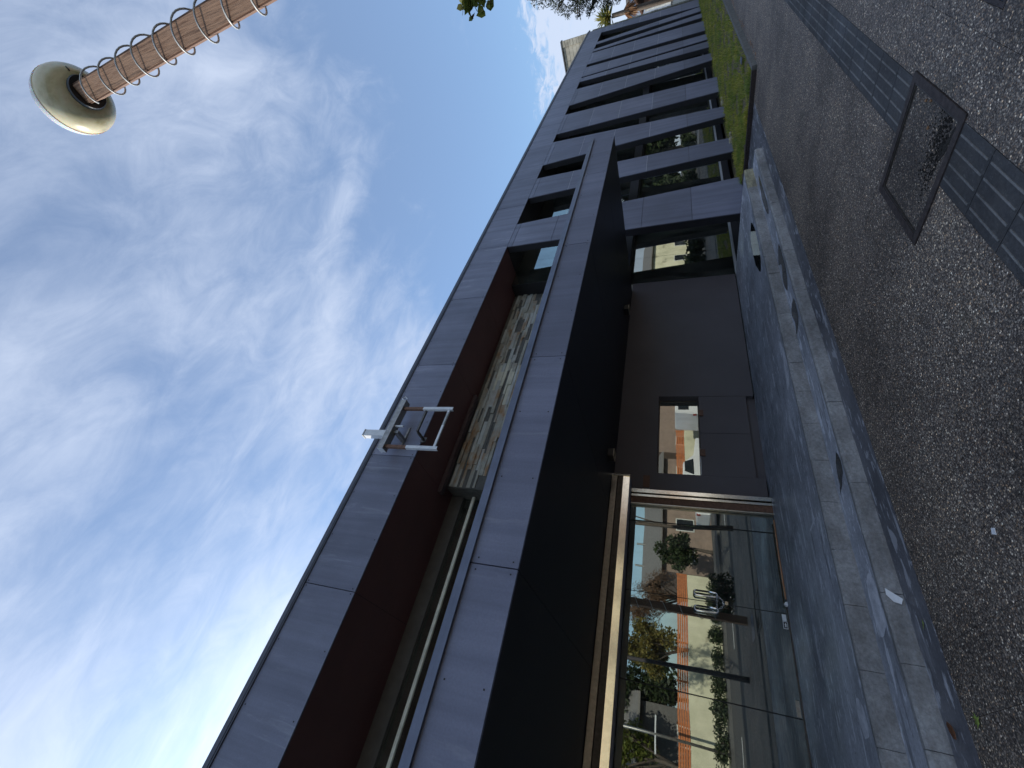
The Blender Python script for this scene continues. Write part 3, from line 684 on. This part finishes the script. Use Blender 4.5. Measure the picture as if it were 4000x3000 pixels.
# inside
it = part(MB().box(XL, XE, 12.2, 12.4, .3, 6.3).box(XL, XL+.2, 7.5, 12.2, 0, 6.3).box(XL, XE, 7.9, 12.2, SOF+.1, SOF+.3).box(6.5, 6.7, 7.65, 12.2, .3, 6.3), 'interior_wall', 'interior')
part(B(10.6, XE, 7.5, 12.2, .0, .25), 'interior_floor', 'interior_floor')
part(B(XL, XE, 16.0, 16.2, -.2, RB), 'rear_wall', 'interior')

# ------------------------------------------------------------------ sign frame on the roof band
sg = empty('sign_frame', (4.1, 5.7, 5.7)); tag(sg, 'empty weathered metal sign frame bolted to the roof band', 'sign frame')
def sp(m, n, mt, **k): return child(m.build(n, mt, None, **k), sg)
sp(B(3.56, 4.72, 5.62, 5.78, 6.80, 6.93), 'top_beam', 'steel', bevel=.004)
sp(B(3.555, 3.5595, 5.625, 5.775, 6.805, 6.925), 'end_cap', 'white_paint')
sp(B(3.84, 3.98, 5.64, 5.75, 6.932, 7.42), 'post', 'white_paint', bevel=.004)
sp(B(3.835, 3.985, 5.635, 5.755, 7.421, 7.445), 'post_cap', 'steel')
for (X, zt_) in ((3.64, 5.69), (4.54, 5.69)):
    sp(MB().box(X-.03, X+.03, 5.668, 5.674, 6.35, 6.799).box(X-.03, X-.024, 5.6745, 5.72, 6.35, 6.799), 'leg_upper', 'rust')
    sp(MB().box(X-.03, X+.03, 5.665, 5.672, zt_, 6.352).box(X-.031, X-.024, 5.6725, 5.725, zt_, 6.352), 'leg', 'white_paint')
sp(B(3.6705, 4.5095, 5.675, 5.705, 5.745, 5.79), 'bottom_bar', 'white_paint'); sp(B(4.15, 4.45, 5.672, 5.6745, 5.747, 5.788), 'peeled_patch', 'steel')
sp(B(4.02, 4.509, 5.70, 5.74, 6.275, 6.315), 'middle_bar', 'alu_dark')
sp(MB().box(4.0, 4.05, 5.741, 6.0, 6.28, 6.31).box(3.97, 4.08, 6.0005, 6.015, 6.24, 6.36), 'wall_stay', 'alu_dark')
sp(MB().box(3.96, 4.02, 5.70, 6.0, 6.70, 6.7995).box(3.90, 4.30, 6.0005, 6.0185, 6.72, 6.76), 'wall_bracket', 'steel')
sp(B(4.08, 4.11, 5.66, 5.69, 6.62, 6.799), 'drop_tab', 'white_paint')
sp(MB().tube([(4.74, 5.70, 6.90), (4.80, 5.68, 6.97), (4.86, 5.70, 6.93), (4.82, 5.72, 6.88)], .012, 6), 'cable_end', 'paper')

# ------------------------------------------------------------------ street lamp
LX = 4.30; K = LX/3.6; LY = -.44*K
lp = empty('lamp_post', (LX, LY, 0)); tag(lp, 'wooden street lamp post wound with a white tube, round globe on top', 'street lamp')
H = 1.6+5.10*K
lean = Matrix.Rotation(-math.atan(.0429), 4, 'X'); tw = Matrix.Rotation(RAD(0.5), 4, 'Z')
Mx = lean @ tw
def lpart(m, n, mt, **k):
    o = m.build(n, mt, None, **k); o.data.transform(Mx); o.parent = lp; return o
pw = .084*K
lpart(B(-pw, pw, -pw, pw, -.1, H), 'pole', 'wood_pole', bevel=.014)
pts_ = []; z = H-.14*K; ang = 2.2
while z > .8:
    pts_.append(((.124+.006*math.sin(ang*.37))*K*math.cos(ang), (.124+.006*math.sin(ang*.37))*K*math.sin(ang), z+.012*math.sin(ang*.61))); ang += 2*math.pi/24; z -= (.262 + .030*max(0, (H-z)/K-1.2))*K/24
lpart(MB().tube(pts_, .0075*K, 7), 'spiral_tube', 'coil_tube', smooth=True)
lpart(MB().lathe([(.0, H-.015), (.135*K, H-.02), (.142*K, H+.0), (.142*K, H+.03), (0, H+.032)], 32), 'socket', 'black_plastic', smooth=False)
gp = [(.130*K, H+.012)]
for i in range(13):
    a = -math.pi/2*.66*(1-i/12); gp.append((.290*K*math.cos(a)**.85, H+K*(.200+.215*math.sin(a))))
gp.append((.288*K, H+.228*K))
lpart(MB().lathe(gp, 48), 'globe_shell', 'globe_shell', smooth=True)
gt = []
for i in range(12):
    a = math.pi/2*i/11; gt.append((max(.001, .294*K*math.cos(a)), H+K*(.2305+.25*math.sin(a))))
lpart(MB().lathe([(.288*K, H+.2285*K), (.294*K, H+.2295*K)]+gt, 48), 'globe_cover', 'globe_top', smooth=True)
lpart(MB().tube([(.02, -.17, H+.045), (.03, -.22, H+.02), (.05, -.25, H+.055), (.05, -.24, H+.10)], .007, 6), 'cable', 'cable_black', smooth=True)

# ------------------------------------------------------------------ chain, padlock and small things
ch = empty('door_chain', (2.24, YW-.06, 1.2)); tag(ch, 'steel chain looped through the two door handles', 'chain')
def link_pts(c, d, nrm, L_=.021, R_=.0095):
    d = d.normalized(); s_ = nrm.normalized(); out = []
    for k in range(13):
        q = 2*math.pi*k/12; out.append(c + d*(L_*math.cos(q)) + s_*(R_*math.sin(q)))
    return out
def catenary(A, B_, sag, n): return [A.lerp(B_, i/(n-1)) + Vector((0, 0, -sag*4*(i/(n-1))*(1-i/(n-1)))) for i in range(n)]
P1, P2 = Vector((2.335, YW-.075, 1.20)), Vector((2.15, YW-.075, 1.205))
for line in (catenary(P1, P2, -.0, 7), catenary(P1+Vector((0, 0, -.005)), P2+Vector((0, 0, -.005)), .085, 9)):
    for i in range(len(line)-1):
        d = line[i+1]-line[i]; c = (line[i]+line[i+1])/2; nr = Vector((0, 1, 0)) if i % 2 else d.cross(Vector((0, 1, 0)))
        child(MB().tube(link_pts(c, d, nr, d.length*.72), .0028, 5, cap=False).build('chain_link', 'chrome', None, smooth=True), ch)
pk = empty('padlock', (2.25, YW-.085, 1.09)); tag(pk, 'small silver padlock hanging on the door chain', 'padlock')
child(B(2.225, 2.275, YW-.095, YW-.07, 1.055, 1.095).build('body', 'alu_bright', None, bevel=.005), pk)
child(MB().tube([(2.235, YW-.083, 1.095), (2.235, YW-.083, 1.115), (2.242, YW-.083, 1.128), (2.25, YW-.083, 1.132), (2.258, YW-.083, 1.128), (2.265, YW-.083, 1.115), (2.265, YW-.083, 1.095)], .0045, 7).build('shackle', 'chrome', None, smooth=True), pk)
o = MB().tube([(3.60, 7.27, TER+.018), (3.05, 7.285, TER+.02), (2.43, 7.27, TER+.018)], .0125, 8).build('wooden_stick', 'stick_wood', None, smooth=True); tag(o, 'thin orange wooden stick lying along the foot of the glass doors', 'stick')
o = MB().prism([(2.335, TER+.004), (2.395, TER+.004), (2.39, TER+.03), (2.36, TER+.05), (2.335, TER+.03)], 7.25, 7.30).build('paper_cup', 'paper', None, bevel=.004); tag(o, 'crumpled white paper cup beside the end of the wooden stick', 'litter')
o = B(2.16, 2.245, YW-.004, YW-.001, TER+.035, TER+.085).build('door_sticker', 'paper'); tag(o, 'blank white sticker low on the glass beside the pictogram sticker', 'sticker')
ps = B(2.06, 2.155, YW-.004, YW-.001, TER+.03, TER+.085).build('pictogram_sticker', 'paper'); tag(ps, 'white sticker with black pictogram low on the glass door', 'sticker')
child(B(2.068, 2.147, YW-.006, YW-.0045, TER+.037, TER+.078).build('black_field', 'rubber'), ps)
child(MB().prism([(2.080, TER+.05), (2.115, TER+.045), (2.138, TER+.056), (2.115, TER+.068), (2.095, TER+.062), (2.082, TER+.066)], YW-.0075, YW-.0065).build('pictogram', 'paper'), ps)
o = B(1.08, 1.25, YW-.006, YW-.001, TER+.03, TER+.075).build('door_patch', 'alu_mid'); tag(o, 'pale rectangular patch fitting at the bottom of a glass joint', 'fitting')
o = MB().poly([(1.66, 4.372, .112), (1.63, 4.366, .075), (1.585, 4.355, .02), (1.545, 4.365, .035), (1.56, 4.372, .08), (1.61, 4.376, .115)]).build('paper_scrap', 'paper')
sm = o.modifiers.new('s', 'SOLIDIFY'); sm.thickness = .003; tag(o, 'torn white paper scrap leaning on the lower step', 'litter')
def leaf(name, c, r, rot, mat, label, pts=((0, 1), (.35, .35), (.95, .5), (.55, 0), (.8, -.6), (.2, -.35), (0, -1.1), (-.2, -.35), (-.8, -.6), (-.55, 0), (-.95, .5), (-.35, .35)), curl=.3):
    m = MB(); P = []
    for (a, b_) in pts:
        x = (a*math.cos(rot)-b_*math.sin(rot))*r; y = (a*math.sin(rot)+b_*math.cos(rot))*r; P.append((c[0]+x, c[1]+y, c[2]+.006+curl*r*(a*a+.3*b_*b_)))
    i = 0; m.v = [(c[0], c[1], c[2]+.005)]+P; n = len(P); m.f = [(0, k+1, (k+1) % n+1) for k in range(n)]
    o = m.build(name, mat, None, smooth=True); s_ = o.modifiers.new('s', 'SOLIDIFY'); s_.thickness = .0015; return tag(o, label, 'leaf')
leaf('fallen_leaf', (.76, 3.90, 0), .040, .4, 'leaf_green_fallen', 'fresh green lobed leaf lying on the pavement near the steps')
leaf('fallen_leaf', (.74, 4.24, .002), .062, 2.2, 'leaf_brown', 'curled brown leaf lying on the dark strip below the steps', ((0, 1), (.45, .5), (.5, -.2), (.2, -.9), (-.2, -.9), (-.45, -.2), (-.4, .5)), .9)
leaf('fallen_leaf', (1.36, 4.18, .002), .030, 1.1, 'leaf_green_fallen', 'small yellow green leaf on the dark strip near the paper scrap', ((0, 1.2), (.3, .2), (.1, -1), (-.2, -.2)))
o = MB().slab([(1.50, 2.97), (1.535, 2.96), (1.545, 2.985), (1.515, 3.0)], .001, .006).build('white_chip', 'paper'); tag(o, 'tiny white chip lying alone on the pebble pavement', 'litter')
o = MB().slab([(13.6, 3.52), (13.95, 3.55), (14.0, 3.70), (13.62, 3.66)], lz(13.6)+.05, lz(13.6)+.06).build('plastic_bag', 'flashing'); tag(o, 'pale plastic bag lying in the grass behind the kerb', 'litter')

# ------------------------------------------------------------------ plants
def leaf_cloud(name, mat, centers, n, size, aspect=1.0, spread=1.0, droop=0, shape=4, seed=1):
    r = np.random.default_rng(seed); C = np.array([c[:3] for c in centers], float); R = np.array([c[3] for c in centers]); pr = R**2/np.sum(R**2)
    k = r.choice(len(C), n, p=pr); d = r.standard_normal((n, 3)); d /= np.linalg.norm(d, axis=1)[:, None]
    p = C[k] + d*(R[k]*(r.random(n)**.45)*spread)[:, None]
    u = r.standard_normal((n, 3)); u /= np.linalg.norm(u, axis=1)[:, None]; u[:, 2] -= droop; u /= np.linalg.norm(u, axis=1)[:, None]
    w_ = np.cross(u, r.standard_normal((n, 3))); w_ /= np.linalg.norm(w_, axis=1)[:, None]
    s = size*(.6+.8*r.random(n))[:, None]
    if shape == 4: V = np.stack([p-u*s, p+w_*s*.45*aspect, p+u*s, p-w_*s*.45*aspect], 1)
    else:
        nrm = np.cross(u, w_); V = np.stack([p-u*s, p-u*s*.2+w_*s*.75+nrm*s*.1, p+u*s*.6+w_*s*.65+nrm*s*.15, p+u*s*.75, p+u*s*.6-w_*s*.65+nrm*s*.15, p-u*s*.2-w_*s*.75+nrm*s*.1], 1)
    kk = V.shape[1]; return big_mesh(name, V.reshape(-1, 3), np.arange(n*kk).reshape(-1, kk))
def blobs(c, rx, ry, rz, n, r0, r1, seed):
    r = random.Random(seed); out = []
    for i in range(n):
        while True:
            p = [r.uniform(-1, 1) for _ in range(3)]
            if sum(q*q for q in p) < 1: break
        out.append((c[0]+p[0]*rx, c[1]+p[1]*ry, c[2]+p[2]*rz, r.uniform(r0, r1)))
    return out
def tree(name, label, base, h, cen, leafmat, n, size, seed, trunk_r=.14, limbs=7, group=None, aspect=1, droop=0, shape=4, barkmat='bark'):
    t = empty(name, base); tag(t, label, 'tree', group); b0 = Vector(base); r = random.Random(seed); m = MB()
    top = b0+Vector((r.uniform(-.2, .2), r.uniform(-.2, .2), h)); mid = b0.lerp(top, .5)+Vector((r.uniform(-.12, .12), r.uniform(-.12, .12), 0))
    m.tube([b0-Vector((0, 0, .3)), b0+Vector((0, 0, .2)), mid, top], [trunk_r*1.25, trunk_r, trunk_r*.8, trunk_r*.5], 9)
    for c in r.sample(cen, min(limbs, len(cen))):
        e = Vector(c[:3]); s_ = mid.lerp(top, r.uniform(.1, 1)); q = s_.lerp(e, .5)+Vector((r.uniform(-.2, .2), r.uniform(-.2, .2), r.uniform(0, .3)))
        m.tube([s_, q, e], [trunk_r*.45, trunk_r*.28, trunk_r*.1], 6)
        for j in range(3):
            e2 = e+Vector((r.gauss(0, .5), r.gauss(0, .5), r.gauss(0, .4)))*c[3]; m.tube([q, q.lerp(e2, .6)+Vector((0, 0, .1)), e2], [trunk_r*.2, trunk_r*.12, trunk_r*.05], 5)
    child(m.build('trunk', barkmat, None, smooth=True), t)
    if n: child(link('crown', leaf_cloud('crown', leafmat, cen, n, size, aspect, 1, droop, shape, seed), leafmat), t)
    return t
# street tree whose lowest spray hangs into the picture
sprayc = [(6.0, .40, 3.62, .08), (6.0, .34, 3.72, .07), (6.02, .42, 3.52, .05), (6.0, .36, 3.80, .05), (6.0, .47, 3.74, .03), (6.05, .28, 3.66, .09), (6.1, .12, 3.75, .16), (6.25, -.15, 3.9, .25)]
t1 = tree('street_tree', 'street tree with broad olive leaves, one spray hanging into the sky', (7.9, -2.2, 0), 4.2, blobs((8.0, -3.3, 5.4), 1.7, 1.5, 1.2, 18, .35, .6, 3), 'leaf_olive', 2600, .075, 4, .09, 8, shape=6)
o = child(link('leaf_spray', leaf_cloud('leaf_spray', 'leaf_olive', sprayc, 240, .048, 1, 1, .3, 6, 8), 'leaf_olive'), t1); o['kind'] = 'stuff'
m = MB().tube([(7.6, -2.1, 4.6), (6.8, -1.0, 4.5), (6.3, -.2, 4.0), (6.02, .25, 3.72), (6.0, .44, 3.66)], [.03, .02, .012, .006, .003], 6)
m.tube([(6.05, .2, 3.75), (6.0, .36, 3.80), (6.0, .43, 3.84)], [.005, .004, .002], 5).tube([(6.03, .24, 3.72), (6.02, .40, 3.52)], [.004, .002], 5); child(m.build('twig', 'twig', None, smooth=True), t1)
# feathery dark tree further along the street
cenb = blobs((24.5, .9, 6.2), 2.6, 1.5, 1.5, 26, .35, .65, 6) + [(24, 2.3, 6.5, .3), (24, 2.55, 6.25, .28), (24, 2.75, 6.05, .24), (24, 2.95, 5.95, .16), (24, 2.6, 5.6, .3), (24, 2.85, 5.45, .26), (24, 3.08, 5.5, .14),
        (24, 2.7, 5.1, .34), (24, 2.98, 4.98, .22), (24, 3.16, 5.08, .10), (24, 2.75, 4.55, .36), (24, 3.0, 4.3, .25), (24, 2.8, 3.95, .35), (24, 2.75, 5.75, .2), (24, 2.4, 5.2, .4), (24, 2.4, 4.4, .4)]
t2 = tree('feathery_tree', 'dark feathery tree overhanging the far pavement beside the yucca', (24.5, .9, 0), 4.6, cenb, 'leaf_dark', 19000, .058, 7, .16, 16, aspect=.55, droop=.5)
# yucca palm at the far end
yb_ = (43.5, 6.22, 0); yk = empty('yucca', yb_); tag(yk, 'spiky yellow green yucca standing past the end of the building', 'palm')
child(MB().tube([(43.5, 6.22, -.2), (43.45, 6.25, 3), (43.5, 6.22, 6.2)], [.28, .22, .16], 10).build('trunk', 'bark', None, smooth=True), yk)
def blades(cz, n, Lb, up0, up1, w_, seed):
    r = random.Random(seed); V = []; F = []
    for i in range(n):
        a = r.uniform(0, 6.28); e = r.uniform(up0, up1); l_ = Lb*r.uniform(.7, 1.1); d = Vector((math.cos(a)*math.cos(e), math.sin(a)*math.cos(e), math.sin(e))); s_ = Vector((-math.sin(a), math.cos(a), 0))*w_
        c = Vector((43.5, 6.22, cz+r.uniform(-.25, .25))); m_ = c+d*l_*.5; t_ = c+d*l_+Vector((0, 0, -.18*l_)); k = len(V)
        V += [tuple(c-s_*.6), tuple(c+s_*.6), tuple(m_+s_), tuple(t_), tuple(m_-s_)]; F.append((k, k+1, k+2, k+3, k+4))
    mm = MB(); mm.v = V; mm.f = F; return mm
child(blades(6.5, 120, 1.15, -.25, 1.3, .05, 3).build('crown', 'leaf_yucca'), yk)
child(blades(5.2, 110, .85, -1.25, -.5, .05, 4).build('dry_skirt', 'leaf_yucca_dry'), yk)
child(MB().lathe([(.02, 6.6), (.14, 6.75), (.12, 7.1), (.01, 7.3)], 10).build('flower', 'leaf_yucca').parent and bpy.data.objects['flower'] if False else MB().tube([(43.5, 6.0, 6.6), (43.5, 5.9, 7.0)], [.14, .08], 8).build('flower', 'ivory'), yk)

# ------------------------------------------------------------------ beyond the far end
tw_ = empty('concrete_tower', (44, 9, 0)); tag(tw_, 'beige board-marked concrete block rising behind the dark roof', 'building')
body = child(MB().box(44.03, 44.5, 6.93, 16, -.2, 10.38).build('wall', 'concrete_tower'), tw_)
z = 6.0
while z < 10.3:
    z2 = min(z+.30, 10.36); y = 7.32
    while y < 12:
        y2 = y+random.uniform(.9, 1.5); o = B(44.0, 44.028, y+.01, y2-.01, z+.012, z2-.012).build('board_panel', 'concrete_tower'); sub_ = None
        child(o, tw_); y = y2
    z = z2
z = 6.0
while z < 10.4:
    z2 = z+random.uniform(.12, .3); child(B(43.95-random.uniform(0, .03), 44.02, 6.86, 7.30, z+.01, min(z2, 10.42)-.01).build('corner_block', 'concrete_tower'), tw_); z = z2
child(MB().box(43.9, 44.55, 6.86, 16, 10.42, 10.50).build('coping', 'header_grey'), tw_)
hs = empty('brick_house', (56, 6.5, 0)); tag(hs, 'brown house with a sloping roof beyond the far end wall', 'house')
child(B(55.5, 64, 5.2, 8.25, -.2, 4.45).build('wall', 'brown_plate'), hs)
m = MB().prism([(0, 0)]*0 or [(0, 0), (1, 0), (1, 1)], 0, 1) if False else MB()
m.v = [(54.8, 8.45, 4.55), (65, 8.45, 4.55), (65, 4.6, 6.4), (54.8, 4.6, 6.4), (54.8, 8.45, 4.72), (65, 8.45, 4.72), (65, 4.6, 6.57), (54.8, 4.6, 6.57)]
m.f = [(0, 1, 2, 3), (4, 7, 6, 5), (0, 4, 5, 1), (1, 5, 6, 2), (2, 6, 7, 3), (3, 7, 4, 0)]
child(m.build('roof', 'rust'), hs); child(B(55.38, 55.5, 8.26, 8.4, .2, 4.4).build('corner_post', 'house_trim'), hs)
child(B(55.40, 55.49, 7.0, 7.9, 1.2, 3.0).build('window', 'car_glass'), hs)
bh = empty('pale_house', (63, 9, 0)); tag(bh, 'pale blue grey house wall glimpsed behind the yucca', 'house')
child(B(66, 72, 8.6, 14, -.2, 6.6).build('wall', 'pale_blue'), bh); child(B(65.7, 72.3, 8.4, 14.2, 6.6, 6.9).build('roof', 'roof_grey'), bh)
wt = empty('garden_wall', (50, 6.7, 0)); tag(wt, 'pale rendered garden wall past the far end of the building', 'wall')
child(B(40.2, 55, 6.75, 6.95, -.2, 1.9).build('wall', 'house_trim'), wt); child(B(40.2, 55, 6.70, 7.0, 1.905, 1.98).build('coping', 'kerb'), wt)

# ------------------------------------------------------------------ the street behind the camera (seen mirrored in the doors)
rd = B(-120, 200, -10.6, -3.2, -.2, -.13).build('road', 'asphalt'); tag(rd, kind='structure')
kk = B(-60, 120, -3.2, -3.0, -.25, .0).build('street_kerb', 'kerb'); tag(kk, kind='structure')
sw = B(-60, 120, -16, -10.6, -.2, -.01).build('sidewalk', 'sidewalk_plain'); tag(sw, kind='structure')
mk_ = MB()
for k in range(-6, 14): mk_.box(k*5, k*5+2.2, -6.95, -6.83, -.129, -.125)
o = mk_.build('lane_markings', 'white_paint'); o.parent = rd
def wall_fence(xa, xb, tone, label, label2):
    w_ = empty('garden_wall', ((xa+xb)/2, -12.3, 0)); tag(w_, label, 'wall')
    child(B(xa, xb, -12.5, -12.3, -.1, 1.58).build('wall', 'cream_wall'), w_)
    f = empty('slat_fence', ((xa+xb)/2, -12.4, 1.6)); tag(f, label2, 'fence')
    for k in range(5): child(B(xa, xb, -12.36, -12.335, 1.60+k*.108, 1.60+k*.108+.082).build('slat', 'orange_wood'), f)
    x = xa
    while x <= xb+.01: child(B(x-.04, x+.04, -12.43, -12.362, 1.585, 2.16).build('post', 'orange_wood'), f); x += (xb-xa)/max(1, round((xb-xa)/1.8))
wall_fence(-13, 9.6, 0, 'long cream garden wall across the street', 'orange slat fence on the long cream wall across the street')
wall_fence(15.6, 19.9, 0, 'short cream garden wall across the street', 'orange slat fence on the short cream wall across the street')
ORD = ('first', 'second', 'third', 'fourth', 'fifth', 'sixth', 'seventh', 'eighth', 'ninth', 'tenth', 'eleventh')
random.seed(31)
for i in range(11):
    X = -11+i*1.9; hb = empty('hedge_shrub', (X, -11.4, 0)); tag(hb, 'low dark hedge shrub before the long cream wall, %s counted towards the house' % ORD[i], 'shrub', 'hedge shrubs across the street')
    cs_ = blobs((X, -11.3, .3), 1.05, .45, .2, 14, .22, .36, 40+i); child(link('foliage', leaf_cloud('foliage', 'leaf_hedge', cs_, 1300, .075, 1, 1, 0, 4, i), 'leaf_hedge'), hb)
    child(MB().tube([(X, -11.4, -.05), (X, -11.4, .3)], .03, 6).build('stem', 'bark'), hb)
hb = empty('kerb_bush', (6.3, -4.6, 0)); tag(hb, 'dense dark bush at the kerb behind the viewer', 'shrub')
child(link('foliage', leaf_cloud('foliage', 'leaf_hedge', blobs((6.3, -4.4, .35), .8, .4, .35, 14, .2, .4, 77), 2600, .06, 1, 1, 0, 4, 78), 'leaf_hedge'), hb); child(MB().tube([(6.3, -4.4, -.2), (6.3, -4.4, .4)], .04, 6).build('stem', 'bark'), hb)
for i in range(7):  # added shrubs that keep the sunlit road out of the window wall reflections
    X = 24+i*5.2; hb = empty('blocker_shrub', (X, -4.0, 0)); tag(hb, 'added dark shrub hiding the bright road from the windows, %s counted away from the viewer' % ORD[i], 'shrub', 'added shrubs blocking road reflections')
    child(link('foliage', leaf_cloud('foliage', 'leaf_hedge', blobs((X, -3.9, .75), 2.5, .35, .5, 22, .35, .55, 140+i), 2200, .13, 1, 1, 0, 4, 150+i), 'leaf_hedge'), hb); child(MB().tube([(X, -3.9, -.2), (X, -3.9, .8)], .05, 6).build('stem', 'bark'), hb)
tree('yellow_tree', 'yellow flowering tree behind the orange fence across the street', (6.6, -16, 0), 2.6, blobs((6.4, -16, 3.9), 1.5, 1.0, 1.8, 24, .4, .65, 12), 'leaf_yellow', 6500, .10, 13, .12)
tree('bare_tree', 'brown bare twiggy tree behind the orange fence across the street', (9.6, -17, 0), 2.8, blobs((9.5, -17, 4.0), 1.7, 1.2, 1.9, 24, .4, .8, 14), 'leaf_brown_tree', 7000, .10, 15, .12, 20, aspect=.35)
tree('garden_tree', 'dark green garden tree beside the grey roofed house across the street', (12.4, -15.6, 0), 2.2, blobs((12.4, -15.6, 2.3), 1.2, 1.0, 1.0, 14, .4, .7, 16), 'leaf_hedge', 3600, .11, 17, .12)
tree('rear_tree', 'dense green tree behind the yellow tree across the street', (4.6, -20, 0), 3.4, blobs((5.0, -20, 4.4), 2.2, 1.2, 2.2, 22, .6, .9, 88), 'leaf_hedge', 4200, .16, 89, .15)
tree('leafy_tree', 'olive leafed tree at the corner across the street', (1.2, -17, 0), 3.4, blobs((1.2, -17, 5.2), 1.8, 1.4, 1.8, 18, .5, .8, 18), 'leaf_olive', 3600, .12, 19, .15)
st2 = tree('kerb_tree', 'slim dark tree trunk at the kerb behind the viewer', (2.95, -1.25, 0), 5.4, blobs((3.0, -4.3, 7.2), 1.2, 1.2, 1.2, 10, .4, .6, 20), 'leaf_dark', 1500, .07, 21, .075, barkmat='twig')
def house(name, label, xa, xb, ya, yb, eave, ridge, wallm):
    h = empty(name, ((xa+xb)/2, yb, 0)); tag(h, label, 'house')
    child(B(xa, xb, ya, yb, -.2, eave).build('wall', wallm), h); ym = (ya+yb)/2
    m = MB(); m.v = [(xa-.4, yb+.5, eave-.1), (xb+.4, yb+.5, eave-.1), (xb+.4, ym, ridge), (xa-.4, ym, ridge), (xb+.4, ya-.5, eave-.1), (xa-.4, ya-.5, eave-.1)]; m.v += [(a, b_, c-.12) for a, b_, c in m.v]
    m.f = [(0, 1, 2, 3), (3, 2, 4, 5), (6, 9, 8, 7), (9, 11, 10, 8), (0, 6, 7, 1), (4, 10, 11, 5), (0, 3, 9, 6), (3, 5, 11, 9), (1, 7, 8, 2), (2, 8, 10, 4)]
    child(m.build('roof', 'roof_grey'), h)
    n = max(2, int((xb-xa)/2.4))
    for k in range(n):
        X = xa+(k+.5)*(xb-xa)/n; wd_ = child(B(X-.5, X+.5, yb+.002, yb+.06, 1.0, 2.3).build('window', 'house_trim'), h)
        g_ = B(X-.43, X+.43, yb+.061, yb+.07, 1.07, 2.23).build('pane', 'car_glass'); g_.parent = wd_
    for X in (xa+1.2, xa+3.0): child(MB().tube([(X, ym+.4, ridge-.5), (X, ym+.4, ridge+.5)], .08, 8).build('chimney_pipe', 'steel'), h)
house('gabled_house', 'brown house with long grey roof across the street', 12.2, 22, -26, -19.5, 3.5, 5.0, 'house_wall')
house('gabled_house', 'dark grey house far left across the street', -14, 4.0, -27, -19, 4.6, 6.8, 'header_grey')
house('gabled_house', 'brown house behind the parked van across the street', 23.0, 36, -30, -20, 6.6, 8.4, 'house_wall')
house('gabled_house', 'cream house far along the street', 40, 54, -24, -14, 4.8, 6.3, 'cream_wall')
for i, (X, Y, hh) in enumerate(((33, -11.5, 5), (57, -11, 9), (64, -10, 11), (74, -11, 13), (86, -10.5, 14), (100, -11, 15), (50, -9.5, 5), (116, -10, 15))):  # added trees, placed to block bright sky and street in the pane reflections
    tree('blocker_tree', 'added dark tree blocking bright window reflections, %s in the far row' % ORD[i], (X, Y, 0), hh*.5, blobs((X, Y, hh*.62), hh*.42, hh*.3, hh*.4, 16, hh*.12, hh*.2, 50+i), 'leaf_hedge', 2600, .05*hh, 60+i, .2, 5, group='added trees blocking window reflections')
def vehicle(name, label, cat, X, Y, prof, wid, wins, wheels, windz):
    v = empty(name, (X, Y, 0)); tag(v, label, cat)
    m = MB().prism([(X+a, c) for a, c in prof], Y-wid/2, Y+wid/2); child(m.build('body', 'car_white', None, bevel=.05), v)
    for (a, c, z0, z1, sl) in wins:
        child(MB().prism([(X+a, z0), (X+c, z0), (X+c-sl, z1), (X+a+sl, z1)], Y+wid/2+.002, Y+wid/2+.012).build('window', 'car_glass'), v)
    for a in wheels:
        w_ = empty('wheel'); bpy.data.objects.remove(w_)
        m = MB(); m.lathe([(.001, -.1), (.33, -.1), (.35, -.07), (.35, .07), (.33, .1), (.001, .1)], 24); o = m.build('wheel', 'tyre', None, smooth=False); o.data.transform(Matrix.Translation((X+a, Y+wid/2-.06, .33)) @ Matrix.Rotation(RAD(90), 4, 'X')); child(o, v)
        m = MB(); m.lathe([(.001, -.012), (.20, -.012), (.21, .0), (.001, .01)], 16); h_ = m.build('rim', 'hub'); h_.data.transform(Matrix.Translation((X+a, Y+wid/2+.05, .33)) @ Matrix.Rotation(RAD(90), 4, 'X')); child(h_, v)
    child(B(X+prof[0][0]-.01, X+prof[0][0]+.03, Y+wid/2-.25, Y+wid/2-.06, .85, 1.05).build('tail_light', 'tail_light'), v)
    return v
vehicle('pickup_truck', 'white pickup truck parked across the street', 'truck', 11.6, -9.6, [(0, .35), (5.1, .35), (5.15, .95), (3.9, 1.1), (3.3, 1.72), (1.75, 1.75), (1.6, 1.08), (0, 1.05)], 1.85, [(1.8, 2.5, 1.12, 1.62, .06), (2.55, 3.6, 1.12, 1.62, .22)], (.95, 4.15), 0)
vehicle('white_van', 'white panelled minibus parked across the street by the short wall', 'van', 18.6, -9.6, [(0, .35), (4.9, .35), (4.95, 1.1), (4.5, 1.35), (3.9, 2.1), (.1, 2.15), (0, 1.2)], 1.9, [(.3, 1.4, 1.3, 1.95, .03), (1.55, 2.7, 1.3, 1.95, .03), (2.85, 4.1, 1.3, 1.95, .2)], (.9, 4.0), 0)
up = empty('utility_pole', (1.9, -11.2, 0)); tag(up, 'slim utility pole with side arm across the street', 'pole')
child(MB().tube([(1.9, -11.0, -.1), (1.9, -11.0, 6.5)], .06, 8).build('pole', 'steel', None, smooth=True), up); child(B(1.2, 2.6, -11.04, -10.96, 3.0, 3.06).build('side_arm', 'white_paint'), up)
